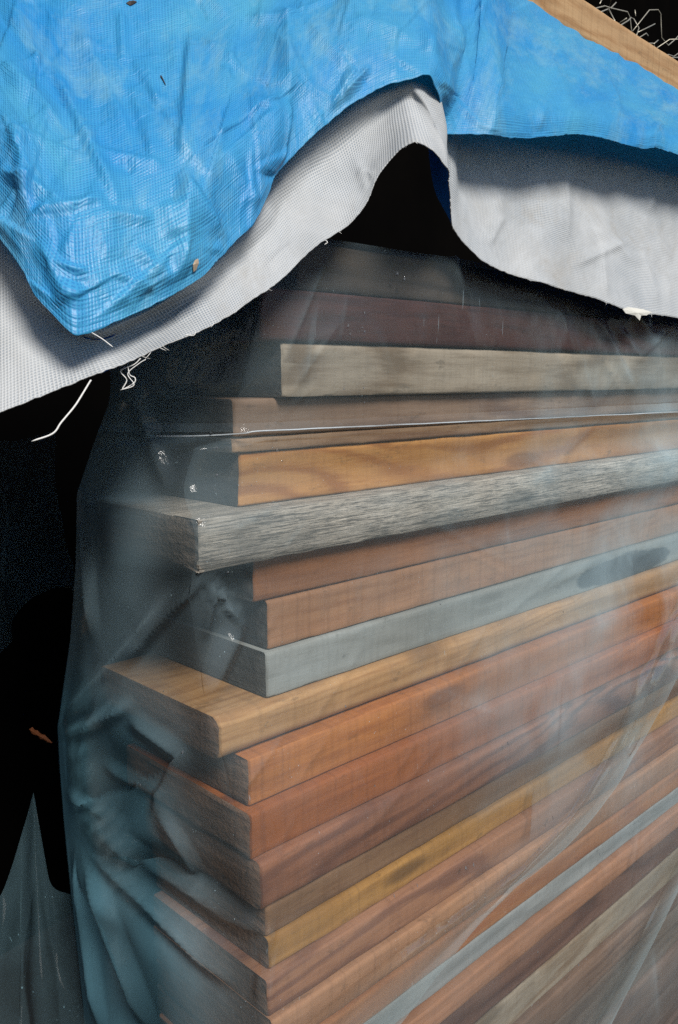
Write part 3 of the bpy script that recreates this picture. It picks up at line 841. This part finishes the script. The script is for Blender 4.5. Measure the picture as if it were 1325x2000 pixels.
for a_, b_, wl, wr, am in [((985, 420), (955, 480), 12, 30, .004), ((1095, 290), (1110, 470), 14, 60, .006), ((1120, 520), (1230, 470), 20, 12, .004),
                           ((1290, 330), (1265, 420), 20, 40, .006), ((1150, 440), (1250, 520), 20, 16, .004), ((1210, 380), (1325, 520), 22, 22, .004),
                           ((700, 330), (735, 345), 10, 18, .003), ((690, 300), (720, 380), 14, 14, .003), ((520, 520), (580, 470), 14, 18, .003),
                           ((340, 620), (400, 580), 12, 18, .003), ((940, 300), (985, 420), 20, 30, .004), ((1050, 300), (1060, 500), 30, 40, .004),
                           ((1170, 470), (1185, 580), 14, 14, .004), ((1250, 480), (1290, 600), 14, 20, .004)]:
    D += 0.75 * crease(px, py, a_, b_, wl, wr, am)
# wavy hem
j = np.arange(G.shape[1])
G = G - nrm * D[:, :, None] * np.sign(float((nrm * (G - CAM)).sum()))
# frayed hem: jitter of the very edge
for i in range(G.shape[0]):
    G[i, 0] += np.array([0, 0, 0.0011 * noise.noise(Vector((i * .45, 0, 0))) + 0.0014 * noise.noise(Vector((i * .13, 4, 0)))])
Gw0 = G
me = grid_mesh('white_tarp', G, uvm, (WHITE, LINING))
wt = link('white_tarp', me)
md = wt.modifiers.new('thickness', 'SOLIDIFY'); md.thickness = 0.0009; md.material_offset = 1; md.material_offset_rim = 0
if float((grid_normals(Gw0) * (Gw0 - CAM)).sum()) > 0: me.flip_normals()
md.offset = -1.0
tag(wt, 'white woven tarp with frayed hem hanging below the blue layer', 'tarp')
Gw = G

# ---- blue layer
def bcol(bot, top, db, dt, sag=0.0, k1=0.22):
    bx, by = bot; tx, ty = top
    L = lambda f: (bx + (tx - bx) * f, by + (ty - by) * f)
    return [(bx, by, db), (*L(k1), db + (dt - db) * k1 * .36 - sag), (*L(.55), db + (dt - db) * .44 - sag), (tx, ty, dt)]
def bcl(bot, top, db):
    return bcol(bot, top, db, YBAT / ray(*top)[1] + .015, 0.012)
YBAT = 0.735
Bc = [
 bcol((-230, 150), (-230, -330), .66, .92),
 bcol((-100, 330), (-120, -330), .625, .92),
 bcol((0, 465), (-20, -330), .600, .92, .004),
 bcol((45, 528), (30, -330), .588, .92, .010),
 bcol((72, 580), (60, -330), .583, .93, .012),
 bcol((100, 612), (85, -330), .580, .93, .012),
 bcol((150, 655), (115, -330), .576, .93, .014),
 bcol((200, 640), (160, -330), .588, .94, .014),
 bcol((262, 614), (220, -330), .606, .95, .014),
 bcol((330, 580), (290, -330), .626, .97, .014),
 bcol((385, 548), (350, -330), .642, .98, .012),
 bcol((450, 482), (420, -330), .674, 1.0, .010),
 bcol((500, 428), (490, -330), .700, 1.02, .008),
 bcol((525, 375), (530, -330), .716, 1.03, .006),
 bcol((545, 335), (560, -330), .732, 1.04, .004),
 bcol((590, 287), (610, -330), .754, 1.06, .002),
 bcol((640, 241), (665, -330), .772, 1.08),
 bcol((700, 196), (720, -330), .788, 1.10),
 bcol((760, 165), (775, -330), .802, 1.12, -.014),
 bcol((800, 154), (812, -330), .808, 1.13, -.026),
 bcol((838, 149), (850, -330), .816, 1.15, -.036),
 [(846, 165, .822), (868, 80, .905), (868, -60, 1.02), (875, -330, 1.16)],
 [(858, 192, .838), (884, 110, .918), (888, -50, 1.03), (895, -330, 1.17)],
 [(847, 246, .872), (892, 150, .93), (906, -30, 1.04), (912, -330, 1.18)],
 [(856, 262, .895), (907, 150, .94), (926, -20, 1.05), (928, -330, 1.19)],
 [(885, 263, .908), (926, 140, .95), (945, -40, 1.06), (962, -240, 1.17)],
 bcl((960, 264), (1008, -30), .918),
 bcl((1020, 270), (1065, 18), .962),
 bcl((1080, 266), (1110, 44), 1.0),
 bcl((1130, 262), (1160, 74), 1.035),
 bcl((1190, 273), (1210, 103), 1.09),
 bcl((1250, 290), (1275, 142), 1.145),
 bcl((1285, 290), (1310, 164), 1.18),
 bcl((1325, 302), (1350, 188), 1.215),
 bcl((1420, 330), (1450, 246), 1.32),
 bcl((1550, 360), (1580, 322), 1.46),
]
G, ui = cloth(Bc, 620, 330, np.array([0, .22, .55, 1.0]), None)
uvm = metric_uv(G)
nrm = grid_normals(G)
if float((nrm * (G - CAM)).sum()) > 0: nrm = -nrm
px, py = project(G)
D = np.zeros(px.shape)
big = [((365, 330), (345, 555), 70, 26, .008), ((562, 190), (540, 345), 16, 90, .010), ((372, 60), (352, 330), 90, 12, .007), ((560, 20), (562, 200), 40, 26, .008),
       ((335, 470), (325, 390), 26, 60, .006), ((100, 130), (235, 410), 26, 14, .006), ((0, 330), (130, 400), 18, 22, .005), ((60, 420), (200, 395), 20, 14, .005),
       ((235, 20), (240, 130), 20, 12, .005), ((150, 40), (260, 280), 14, 40, .005), ((395, 85), (480, 145), 14, 22, .005), ((480, 40), (590, 40), 24, 18, .005),
       ((420, 130), (515, 220), 24, 40, .004), ((300, 240), (425, 360), 30, 14, .003), ((350, 340), (440, 470), 16, 40, .005), ((590, 40), (700, 150), 28, 20, .004),
       ((640, 220), (700, 130), 18, 22, .007), ((665, 200), (720, 130), 10, 16, .006), ((690, 30), (820, 90), 24, 22, .004), ((820, 40), (885, 260), 34, 16, .005),
       ((940, 60), (985, 190), 20, 26, .003), ((1060, 90), (1110, 200), 18, 24, .003), ((1180, 130), (1215, 230), 14, 14, .004), ((880, 20), (940, 240), 30, 30, .003),
       ((520, 50), (620, 190), 20, 34, .004), ((260, 480), (330, 560), 22, 22, .004), ((80, 470), (150, 600), 26, 30, .005), ((180, 290), (330, 330), 12, 26, .004),
       ((0, 120), (120, 250), 26, 22, .005), ((30, 20), (90, 160), 22, 22, .004), ((200, 420), (300, 430), 18, 20, .004), ((440, 300), (500, 400), 22, 22, .003),
       ((30, 240), (60, 430), 18, 20, .004), ((1240, 190), (1300, 280), 18, 16, .003)]
for a_, b_, wl, wr, am in big: D += crease(px, py, a_, b_, wl, wr, am)
r2 = random.Random(21)
for k in range(150):
    x, y = r2.uniform(-60, 860), r2.uniform(-200, 620)
    if r2.random() < 0.25: x = r2.uniform(860, 1400); y = r2.uniform(-40, 280)
    an = r2.choice([0.35, 1.2, 1.35, 2.0, 2.5, 0.9]) + r2.uniform(-.3, .3); L = r2.uniform(30, 130)
    dx, dy = math.cos(an) * L / 2, math.sin(an) * L / 2
    D += crease(px, py, (x - dx, y - dy), (x + dx, y + dy), r2.uniform(6, 26), r2.uniform(6, 26), r2.uniform(.0008, .0028) * r2.choice((1, 1, -1)))
for k in range(110):                                   # long straight folds that leave flat facets between them
    x, y = r2.uniform(-60, 900), r2.uniform(-150, 600)
    if r2.random() < 0.2: x = r2.uniform(880, 1400); y = r2.uniform(0, 280)
    an = r2.choice([1.25, 1.45, 1.75, 2.1, .5, 2.6]) + r2.uniform(-.25, .25); L = r2.uniform(90, 260)
    dx, dy = math.cos(an) * L / 2, math.sin(an) * L / 2
    wa, wb = r2.uniform(4, 9), r2.uniform(28, 75)
    if r2.random() < .5: wa, wb = wb, wa
    D += crease(px, py, (x - dx, y - dy), (x + dx, y + dy), wa, wb, r2.uniform(.0012, .0034) * (0.5 if x > 880 else 1))
for i in range(G.shape[0]):
    for jj in range(G.shape[1]):
        p = G[i, jj]
        D[i, jj] += 0.004 * noise.noise(Vector((p[0] * 6, p[1] * 6, p[2] * 6))) + 0.0022 * noise.noise(Vector((p[0] * 22, p[1] * 22, p[2] * 17)))
edge = smoothstep(0, 14, np.arange(G.shape[1]))[None, :]
D = D * (0.35 + 0.65 * edge)
G = G + nrm * D[:, :, None]
for i in range(G.shape[0]):
    G[i, 0] += np.array([0, 0, 0.0012 * noise.noise(Vector((i * .35, 0, 5))) + 0.0018 * noise.noise(Vector((i * .09, 4, 5)))])
me = grid_mesh('blue_tarp', G, uvm, (BLUE,))
bt = link('blue_tarp', me)
md = bt.modifiers.new('thickness', 'SOLIDIFY'); md.thickness = 0.0007; md.offset = 0
tag(bt, 'shiny creased blue tarp draped over the top of the lumber stack', 'tarp')

# ------------------------------------------------------------------ timber batten on the tarp
YB_ = YBAT
a0 = onY(960, -30, YB_); a1 = onY(1400, 229, YB_)
h = (onY(1325, 185, YB_) - onY(1325, 120, YB_)); hh = abs(h[2])
dirv = Vector(a1 - a0); L = dirv.length; dirv.normalize()
BAT = wood('batten_wood', light=(.44, .29, .165), dark=(.30, .17, .085), seed=31, ring=22, ringamt=.45, saw=.3, stain_amt=.3, stain=(.10, .05, .03))
me = board_mesh('timber_batten', L + 0.3, 0.045, hh * 1.02, (BAT, EG_BROWN), cham=.003, seed=77)
o = link('timber_batten', me)
yv = Vector((0, 1, 0)); xv = dirv; zv = xv.cross(yv).normalized(); yv = zv.cross(xv)
o.matrix_world = Matrix.Translation(Vector(a0)) @ Matrix(((xv.x, yv.x, zv.x), (xv.y, yv.y, zv.y), (xv.z, yv.z, zv.z))).to_4x4()
tag(o, 'tan timber batten lying on the blue tarp as a weight', 'timber batten')

# ------------------------------------------------------------------ chicken wire behind the batten
N = NT('galvanised_wire')
bs = N.n('BsdfPrincipled', Metallic=0.6, Roughness=0.45)
co = N.n('TexCoord').outputs['Object']
N.l(N.mixc(N.noise(co, 30, 3), (.30, .26, .18), (.55, .52, .44)), bs.inputs['Base Color'])
WIRE = N.out(bs.outputs[0])
S = 4.077
wires = [[(600, 84), (740, 48), (790, 65), (920, 95), (940, 140), (958, 300)], [(670, 112), (790, 62), (830, 20)], [(740, 150), (770, 60), (795, -20)],
         [(835, 220), (925, 165), (950, 140)], [(820, 210), (915, 145)], [(960, 250), (1095, 80), (1165, 78), (1185, 110), (1192, 300), (1245, 362), (1300, 315), (1340, 270)],
         [(1040, 345), (1130, 345), (1138, 400)], [(1130, 400), (1255, 315), (1345, 312)], [(1190, 445), (1250, 435), (1290, 450), (1345, 410)], [(1195, 450), (1240, 462), (1345, 456)],
         [(940, 140), (970, 150), (1012, 225), (990, 290)], [(990, 315), (1070, 265), (1085, 285)], [(770, 70), (820, 170)], [(980, 80), (985, 130)], [(1000, 260), (1140, 190)],
         [(1130, 350), (1165, 320)], [(700, 30), (735, -40)], [(1240, 470), (1345, 520)]]
lines = []
rw = random.Random(3)
for k, wl in enumerate(wires):
    dd = 1.08 + 0.25 * rw.random()
    dd0 = dd + rw.uniform(-.06, .06)
    pts = [onY(1000 + x / S, y / S, dd + (dd0 - dd) * i / max(1, len(wl) - 1)) for i, (x, y) in enumerate(wl)]
    # round the bends
    out = []
    for i in range(len(pts) - 1):
        for t in (0, .5): out.append(pts[i] * (1 - t) + pts[i+1] * t)
    out.append(pts[-1]); lines.append(out)
cw = bpy.data.objects.new('chicken_wire', None); col.objects.link(cw)
cw.location = Vector(lines[0][0]); 
tag(cw, 'tangled bent chicken wire in the dark behind the timber batten', 'chicken wire')
for ln in lines:
    me = tube_mesh('wire_strand', [[Vector(p) - cw.location for p in ln]], 0.0016, (WIRE,), taper=False)
    link('wire_strand', me, cw)

# ------------------------------------------------------------------ loose threads on the white hem
def thread(pxs, dep, r=0.0006, parent=wt):
    pts = np.array([P(x, y, d) for (x, y), d in zip(pxs, dep)])
    t = np.linspace(0, len(pts) - 1, len(pts) * 7)
    Q = np.stack([catmull(np.arange(len(pts)), pts[:, k], t) for k in range(3)], -1)
    return link('loose_thread', tube_mesh('loose_thread', [Q], r, (THREAD,)), parent)
thread([(178, 742), (160, 772), (145, 795), (120, 825), (103, 847), (62, 862)], [.60, .597, .594, .59, .588, .585], .00065)
thread([(275, 700), (262, 712), (236, 724), (248, 742), (240, 760), (262, 748), (264, 738), (254, 732), (250, 715)], [.615] * 9, .0004)
thread([(285, 702), (272, 710), (250, 730), (262, 752), (235, 762)], [.612] * 5, .00035)
thread([(180, 650), (200, 662), (221, 678)], [.578, .574, .572], .0004, bt)
thread([(362, 654), (378, 655), (383, 648)], [.636] * 3, .0004)
thread([(634, 468), (640, 473), (634, 478)], [.762] * 3, .0004)
rt = random.Random(5)
for k in range(26):                                    # short strands fraying out of the cut hem
    i_ = rt.randrange(40, 500)
    p0 = Gw[i_, 1]; tan = Gw[i_ + 2, 0] - Gw[i_ - 2, 0]; tan = tan / (np.linalg.norm(tan) + 1e-9)
    L_ = rt.uniform(.002, .007); sd = rt.choice((-1, 1)) * rt.uniform(.2, 1.3)
    dn = np.array([0, 0, -1.0]) + tan * sd - FV * rt.uniform(-.1, .5); dn /= np.linalg.norm(dn)
    cv = tan * rt.uniform(-.5, .5)
    Q = [p0 + dn * L_ * t_ + cv * L_ * t_ * t_ for t_ in np.linspace(0, 1, 6)]
    link('loose_thread', tube_mesh('loose_thread', [Q], rt.uniform(.00016, .0003), (THREAD,), sides=5), wt)
thread([(1200, 276), (1206, 271), (1214, 272), (1235, 284)], [1.15, 1.147, 1.15, 1.185], .0007, bt)

# ------------------------------------------------------------------ folded hem of the plastic sheet (double film with pleats)
from mathutils.bvhtree import BVHTree
bvh = BVHTree.FromPolygons([tuple(v.co) for v in sheet.data.vertices], [tuple(p.vertices) for p in sheet.data.polygons])
def on_sheet(px, py):
    d = Vector(ray(px, py)).normalized()
    hit, nn, _, _ = bvh.ray_cast(Vector(CAM), d)
    if hit is None: return None, None
    if nn.dot(d) > 0: nn = -nn
    return hit, nn
def strip(name, right, left, off, amp, label, parent, nu=160, nv=40, seed=0, k=3):
    right = np.array(right, float); left = np.array(left, float)
    t = np.linspace(0, 1, nu)
    def along(c):
        tt = np.linspace(0, 1, len(c)); return np.stack([catmull(tt, c[:, 0], t), catmull(tt, c[:, 1], t)], -1)
    r, l = along(right), along(left)
    G = np.zeros((nu, nv, 3)); hz = np.zeros((nu, nv))
    for i in range(nu):
        for j in range(nv):
            v = j / (nv - 1)
            q = r[i] * (1 - v) + l[i] * v
            rise = amp * math.sin(math.pi * v) ** 0.7 * (0.7 + 0.5 * noise.noise(Vector((t[i] * 4, v * 2, seed))))
            ple = 0.35 * amp * noise.noise(Vector((t[i] * 2.2, v * k, seed + 3))) + 0.2 * amp * abs(math.sin(v * math.pi * k + 2 * noise.noise(Vector((t[i] * 3, 0, seed)))))
            h_, n_ = on_sheet(min(max(q[0], 200), 1500), min(max(q[1], 700), 2100))
            G[i, j] = np.array(h_ + n_ * (off + max(0.0, rise + ple) * min(1, 6 * (1 - v)))) if h_ is not None else onY(q[0], q[1], Y0 - .05)
            hz[i, j] = 1.0 * (1 - v) ** 1.1
    me = grid_mesh(name, G, np.stack(np.meshgrid(t, np.linspace(0, .1, nv), indexing='ij'), -1), (FILM_FOLD,))
    set_haze(me, hz)
    o = link(name, me, parent)
    tag(o, label)
    return o
FILM_FOLD = plastic('folded_polythene', haze=(0.30, 0.50), hazecol=(0.62, 0.80, 0.84), seed=9.0, crinkle=0.3, gloss=0.14, whole=True)
strip('folded_hem', [(1420, 1120), (1330, 1285), (1200, 1520), (1100, 1642), (985, 1735), (900, 1822), (760, 1998), (660, 2130)],
      [(1390, 1050), (1300, 1190), (1195, 1410), (1115, 1560), (1000, 1690), (895, 1762), (690, 1905), (560, 2010)], .011, .004,
      'doubled over hem curving down across the sheet', sheet, seed=1)
strip('folded_pleat', [(1400, 1600), (1325, 1720), (1262, 1840), (1205, 1950), (1150, 2060)], [(1380, 1560), (1305, 1690), (1240, 1820), (1180, 1930), (1110, 2060)], .010, .003,
      'narrow pleat in the lower corner of the sheet', sheet, nv=20, seed=5, k=2)

ln = []
for px_ in np.linspace(305, 1420, 90):
    f_ = (px_ - 300) / 1025.0
    py_ = 852 - 47 * f_ - (5 * math.sin(min(1, max(0, (px_ - 300) / 200)) * math.pi) if px_ < 500 else 0) * -0.6
    h_, n_ = on_sheet(px_, py_ + 0.8 * noise.noise(Vector((px_ * .02, 0, 0))))
    if h_ is not None and (not ln or (h_ - ln[-1]).length < 0.06): ln.append(h_ + n_ * 0.0006)
fm = NT('painted_glint')  # pale tube that paints in sunlight caught along the level crease
b1 = fm.n('BsdfPrincipled', Roughness=0.25); b1.inputs['Base Color'].default_value = (.62, .68, .72, 1)
t1 = fm.n('BsdfTransparent'); m1 = fm.n('MixShader')
fm.l(fm.ramp(fm.noise(fm.n('TexCoord').outputs['Object'], 9, 4, .6), [(0.35, .12), (0.65, .75)]), m1.inputs[0])
fm.l(t1.outputs[0], m1.inputs[1]); fm.l(b1.outputs[0], m1.inputs[2])
tag(link('crease_glint', tube_mesh('crease_glint', [ln], 0.0007, (fm.out(m1.outputs[0]),)), sheet), 'painted bright glint along the level crease running across the sheet')

# ------------------------------------------------------------------ loose film hanging beyond the end of the stack
def flap(name, cols, rowt, amp, freq, label, seed):
    G, ui = cloth(cols, 150, 120, rowt, None)
    n = grid_normals(G)
    if (n[70, 60] @ FV) > 0: n = -n
    for i in range(G.shape[0]):
        for j in range(G.shape[1]):
            a = i / 149.0
            f = abs(math.sin(a * freq + 1.3 * noise.noise(Vector((a * 3, j * .012, seed)))))
            G[i, j] += n[i, j] * amp * (1 - 0.9 * (j / 119.0) ** 2) * (f + 0.7 * noise.noise(Vector((a * 7, j * .03, seed + 2))))
    me = grid_mesh(name, G, metric_uv(G), (FILM_DIM,))
    set_haze(me, np.repeat(((1.15 - 0.25 * np.linspace(0, 1, G.shape[1])) * (1.0 if 'loose' in name else 0.45))[None, :], G.shape[0], axis=0))
    return tag(link(name, me), label, 'plastic flap')
flap('loose_plastic_flap', [
  [(-90, 2100, .98), (-60, 1960, 1.0), (-70, 1830, 1.03)],
  [(-10, 2100, .96), (-4, 1920, 1.0), (0, 1752, 1.03)],
  [(35, 2100, .98), (42, 1850, 1.03), (44, 1625, 1.07)],
  [(80, 2100, .97), (74, 1830, 1.02), (66, 1548, 1.08)],
  [(118, 2100, .98), (106, 1900, 1.02), (96, 1716, 1.05)],
  [(200, 2120, 1.0), (172, 1940, 1.03), (142, 1750, 1.06)]], np.array([0, .5, 1.0]), .012, 5.0,
  'loose tail of polythene fanning out below the gathered pinch', 2)
flap('hanging_plastic_fold', [
  [(-60, 1500, 1.10), (-60, 1200, 1.14), (-60, 850, 1.18)],
  [(10, 1290, 1.09), (0, 1120, 1.14), (10, 860, 1.18)],
  [(60, 1190, 1.10), (40, 1050, 1.14), (40, 860, 1.17)],
  [(118, 1150, 1.12), (70, 1000, 1.15), (75, 850, 1.18)],
  [(150, 1160, 1.15), (110, 960, 1.17), (110, 840, 1.20)]], np.array([0, .5, 1.0]), .02, 6.0,
  'dim fold of polythene hanging in the dark beyond the board ends', 6)

# ------------------------------------------------------------------ water drops and specks on the film
N = NT('water')
bs = N.n('BsdfPrincipled', Roughness=0.03, IOR=1.33); bs.inputs['Base Color'].default_value = (.6, .65, .7, 1)
bs.inputs['Transmission Weight'].default_value = 0.85
WATER = N.out(bs.outputs[0])
def drop_mesh(r, stretch, seed):
    bm = bmesh.new()
    bmesh.ops.create_uvsphere(bm, u_segments=10, v_segments=7, radius=r)
    for v in bm.verts:
        v.co.y *= stretch * (1.0 + (0.5 if v.co.y > 0 else 0.0)); v.co.z *= 0.45
        v.co *= 1 + 0.18 * noise.noise(v.co * 900 + Vector((seed, 0, 0)))
    me = bpy.data.meshes.new('water_drop'); bm.to_mesh(me); bm.free(); me.materials.append(WATER)
    me.polygons.foreach_set('use_smooth', [True] * len(me.polygons))
    return me
drops = [(541, 880, 3.2, 1.2), (680, 637, 3.0, 1.4), (712, 612, 2.6, 1.3), (712, 648, 2.6, 1.2), (684, 653, 2.4, 1.2), (708, 640, 2.0, 1), (790, 545, 3.5, 1.3), (776, 535, 4, 1.1), (710, 758, 2, 1), (672, 760, 2, 1),
         (712, 786, 2, 1), (413, 845, 3, 1.2), (378, 852, 3, 1.1), (424, 875, 2.4, 1), (424, 928, 3, .9), (551, 901, 1.6, 1), (491, 948, 1.8, .8), (445, 1118, 3, 1.1), (910, 1696, 3, 1.2), (925, 1690, 2.4, 1.6),
         (992, 1452, 2.6, 1.2), (675, 1380, 2.4, 1.2), (732, 1535, 2.2, 1), (860, 1180, 2, 1), (1100, 1195, 2, 1), (1171, 1668, 2, 1), (1065, 1612, 1.6, 4), (1080, 1598, 1.6, 5), (770, 1750, 1.4, 5), (815, 1730, 1.4, 6),
         (357, 1470, 2.4, 1.6), (275, 1533, 2, 1), (320, 1350, 1.6, 1), (1050, 1860, 2, 1.5), (1130, 1885, 2, 1), (1255, 1708, 2, 1), (250, 1760, 1.6, 1), (980, 645, 1.4, 1), (1130, 633, 1.4, 1), (890, 1020, 1.6, 1)]
for k, (x, y, rpx, st) in enumerate(drops):
    hit, nn = on_sheet(x, y)
    if hit is None: continue
    dist = (hit - Vector(CAM)).length
    o = link('water_drop', drop_mesh(rpx * 0.75 * dist / FP, min(st, 2.6), k * 3.7), sheet)
    up = Vector((0, 0, 1)); xa = up.cross(nn).normalized(); ya = nn.cross(xa)
    o.matrix_world = Matrix.Translation(hit + nn * 0.0004) @ Matrix(((xa.x, ya.x, nn.x), (xa.y, ya.y, nn.y), (xa.z, ya.z, nn.z))).to_4x4()

# ------------------------------------------------------------------ bits of debris
def simple_mat(name, c1, c2, rough=.8):
    N = NT(name); co = N.n('TexCoord').outputs['Object']
    bs = N.n('BsdfPrincipled', Roughness=rough); N.l(N.mixc(N.noise(co, 300, 3), c1, c2), bs.inputs['Base Color'])
    return N.out(bs.outputs[0])
BARK = simple_mat('dry_bark', (.02, .014, .01), (.06, .04, .03))
LEAF = simple_mat('dry_leaf', (.36, .26, .17), (.5, .4, .3))
RUST = simple_mat('rust_brown_leaf', (.10, .03, .008), (.25, .07, .015))
SCRAP = simple_mat('white_scrap', (.62, .6, .52), (.7, .69, .64))
btv = bt.data
bvb = BVHTree.FromPolygons([tuple(v.co) for v in btv.vertices], [tuple(p.vertices) for p in btv.polygons])
def on_blue(px, py):
    d = Vector(ray(px, py)).normalized()
    hit, nn, _, _ = bvb.ray_cast(Vector(CAM), d)
    if nn.dot(d) > 0: nn = -nn
    return hit + nn * 0.0012
def leaf_piece(name, outline, mat, place, label, cat, thick=.0006, curl=.002):
    bm = bmesh.new()
    pts = [Vector(place(x, y)) for x, y in outline]
    cen = sum(pts, Vector()) / len(pts) - Vector(FV) * curl
    vs_ = [bm.verts.new(p) for p in pts]; c_ = bm.verts.new(cen)
    for k in range(len(vs_)): bm.faces.new((vs_[k], vs_[(k+1) % len(vs_)], c_))
    bmesh.ops.recalc_face_normals(bm, faces=bm.faces)
    me = bpy.data.meshes.new(name); bm.to_mesh(me); bm.free(); me.materials.append(mat)
    o = link(name, me); md = o.modifiers.new('thickness', 'SOLIDIFY'); md.thickness = thick
    return tag(o, label, cat)
leaf_piece('bark_chip', [(246, 8), (252, 4), (262, 3), (268, 6), (262, 10), (254, 13)], BARK, on_blue, 'dark bark chip lying on the blue tarp near its upper edge', 'bark chip')
q = [on_blue(314, 151), on_blue(319, 159), on_blue(324, 168)]
tag(link('twig', tube_mesh('twig', [q], .0007, (BARK,))), 'tiny brown twig on the creased blue tarp', 'twig')
leaf_piece('leaf_scrap', [(374, 516), (378, 508), (384, 506), (385, 514), (380, 526), (376, 530)], LEAF, on_blue, 'pale dry leaf scrap near the rounded hem of the blue tarp', 'leaf scrap')
leaf_piece('white_scrap', [(1216, 604), (1226, 600), (1256, 604), (1273, 610), (1262, 616), (1252, 616), (1249, 626), (1240, 616), (1222, 612)], SCRAP, lambda x, y: onY(x, y, Y0 - .035), 'torn white scrap poking out under the white tarp hem', 'scrap')
leaf_piece('rusty_leaf', [(58, 1424), (64, 1420), (66, 1426), (74, 1427), (80, 1434), (88, 1436), (96, 1444), (103, 1451), (94, 1449), (88, 1444), (80, 1443), (72, 1434), (64, 1433)], RUST, lambda x, y: P(x, y, 1.12), 'small rust brown leaf caught in the dark beside the pinched plastic', 'leaf', curl=.004)
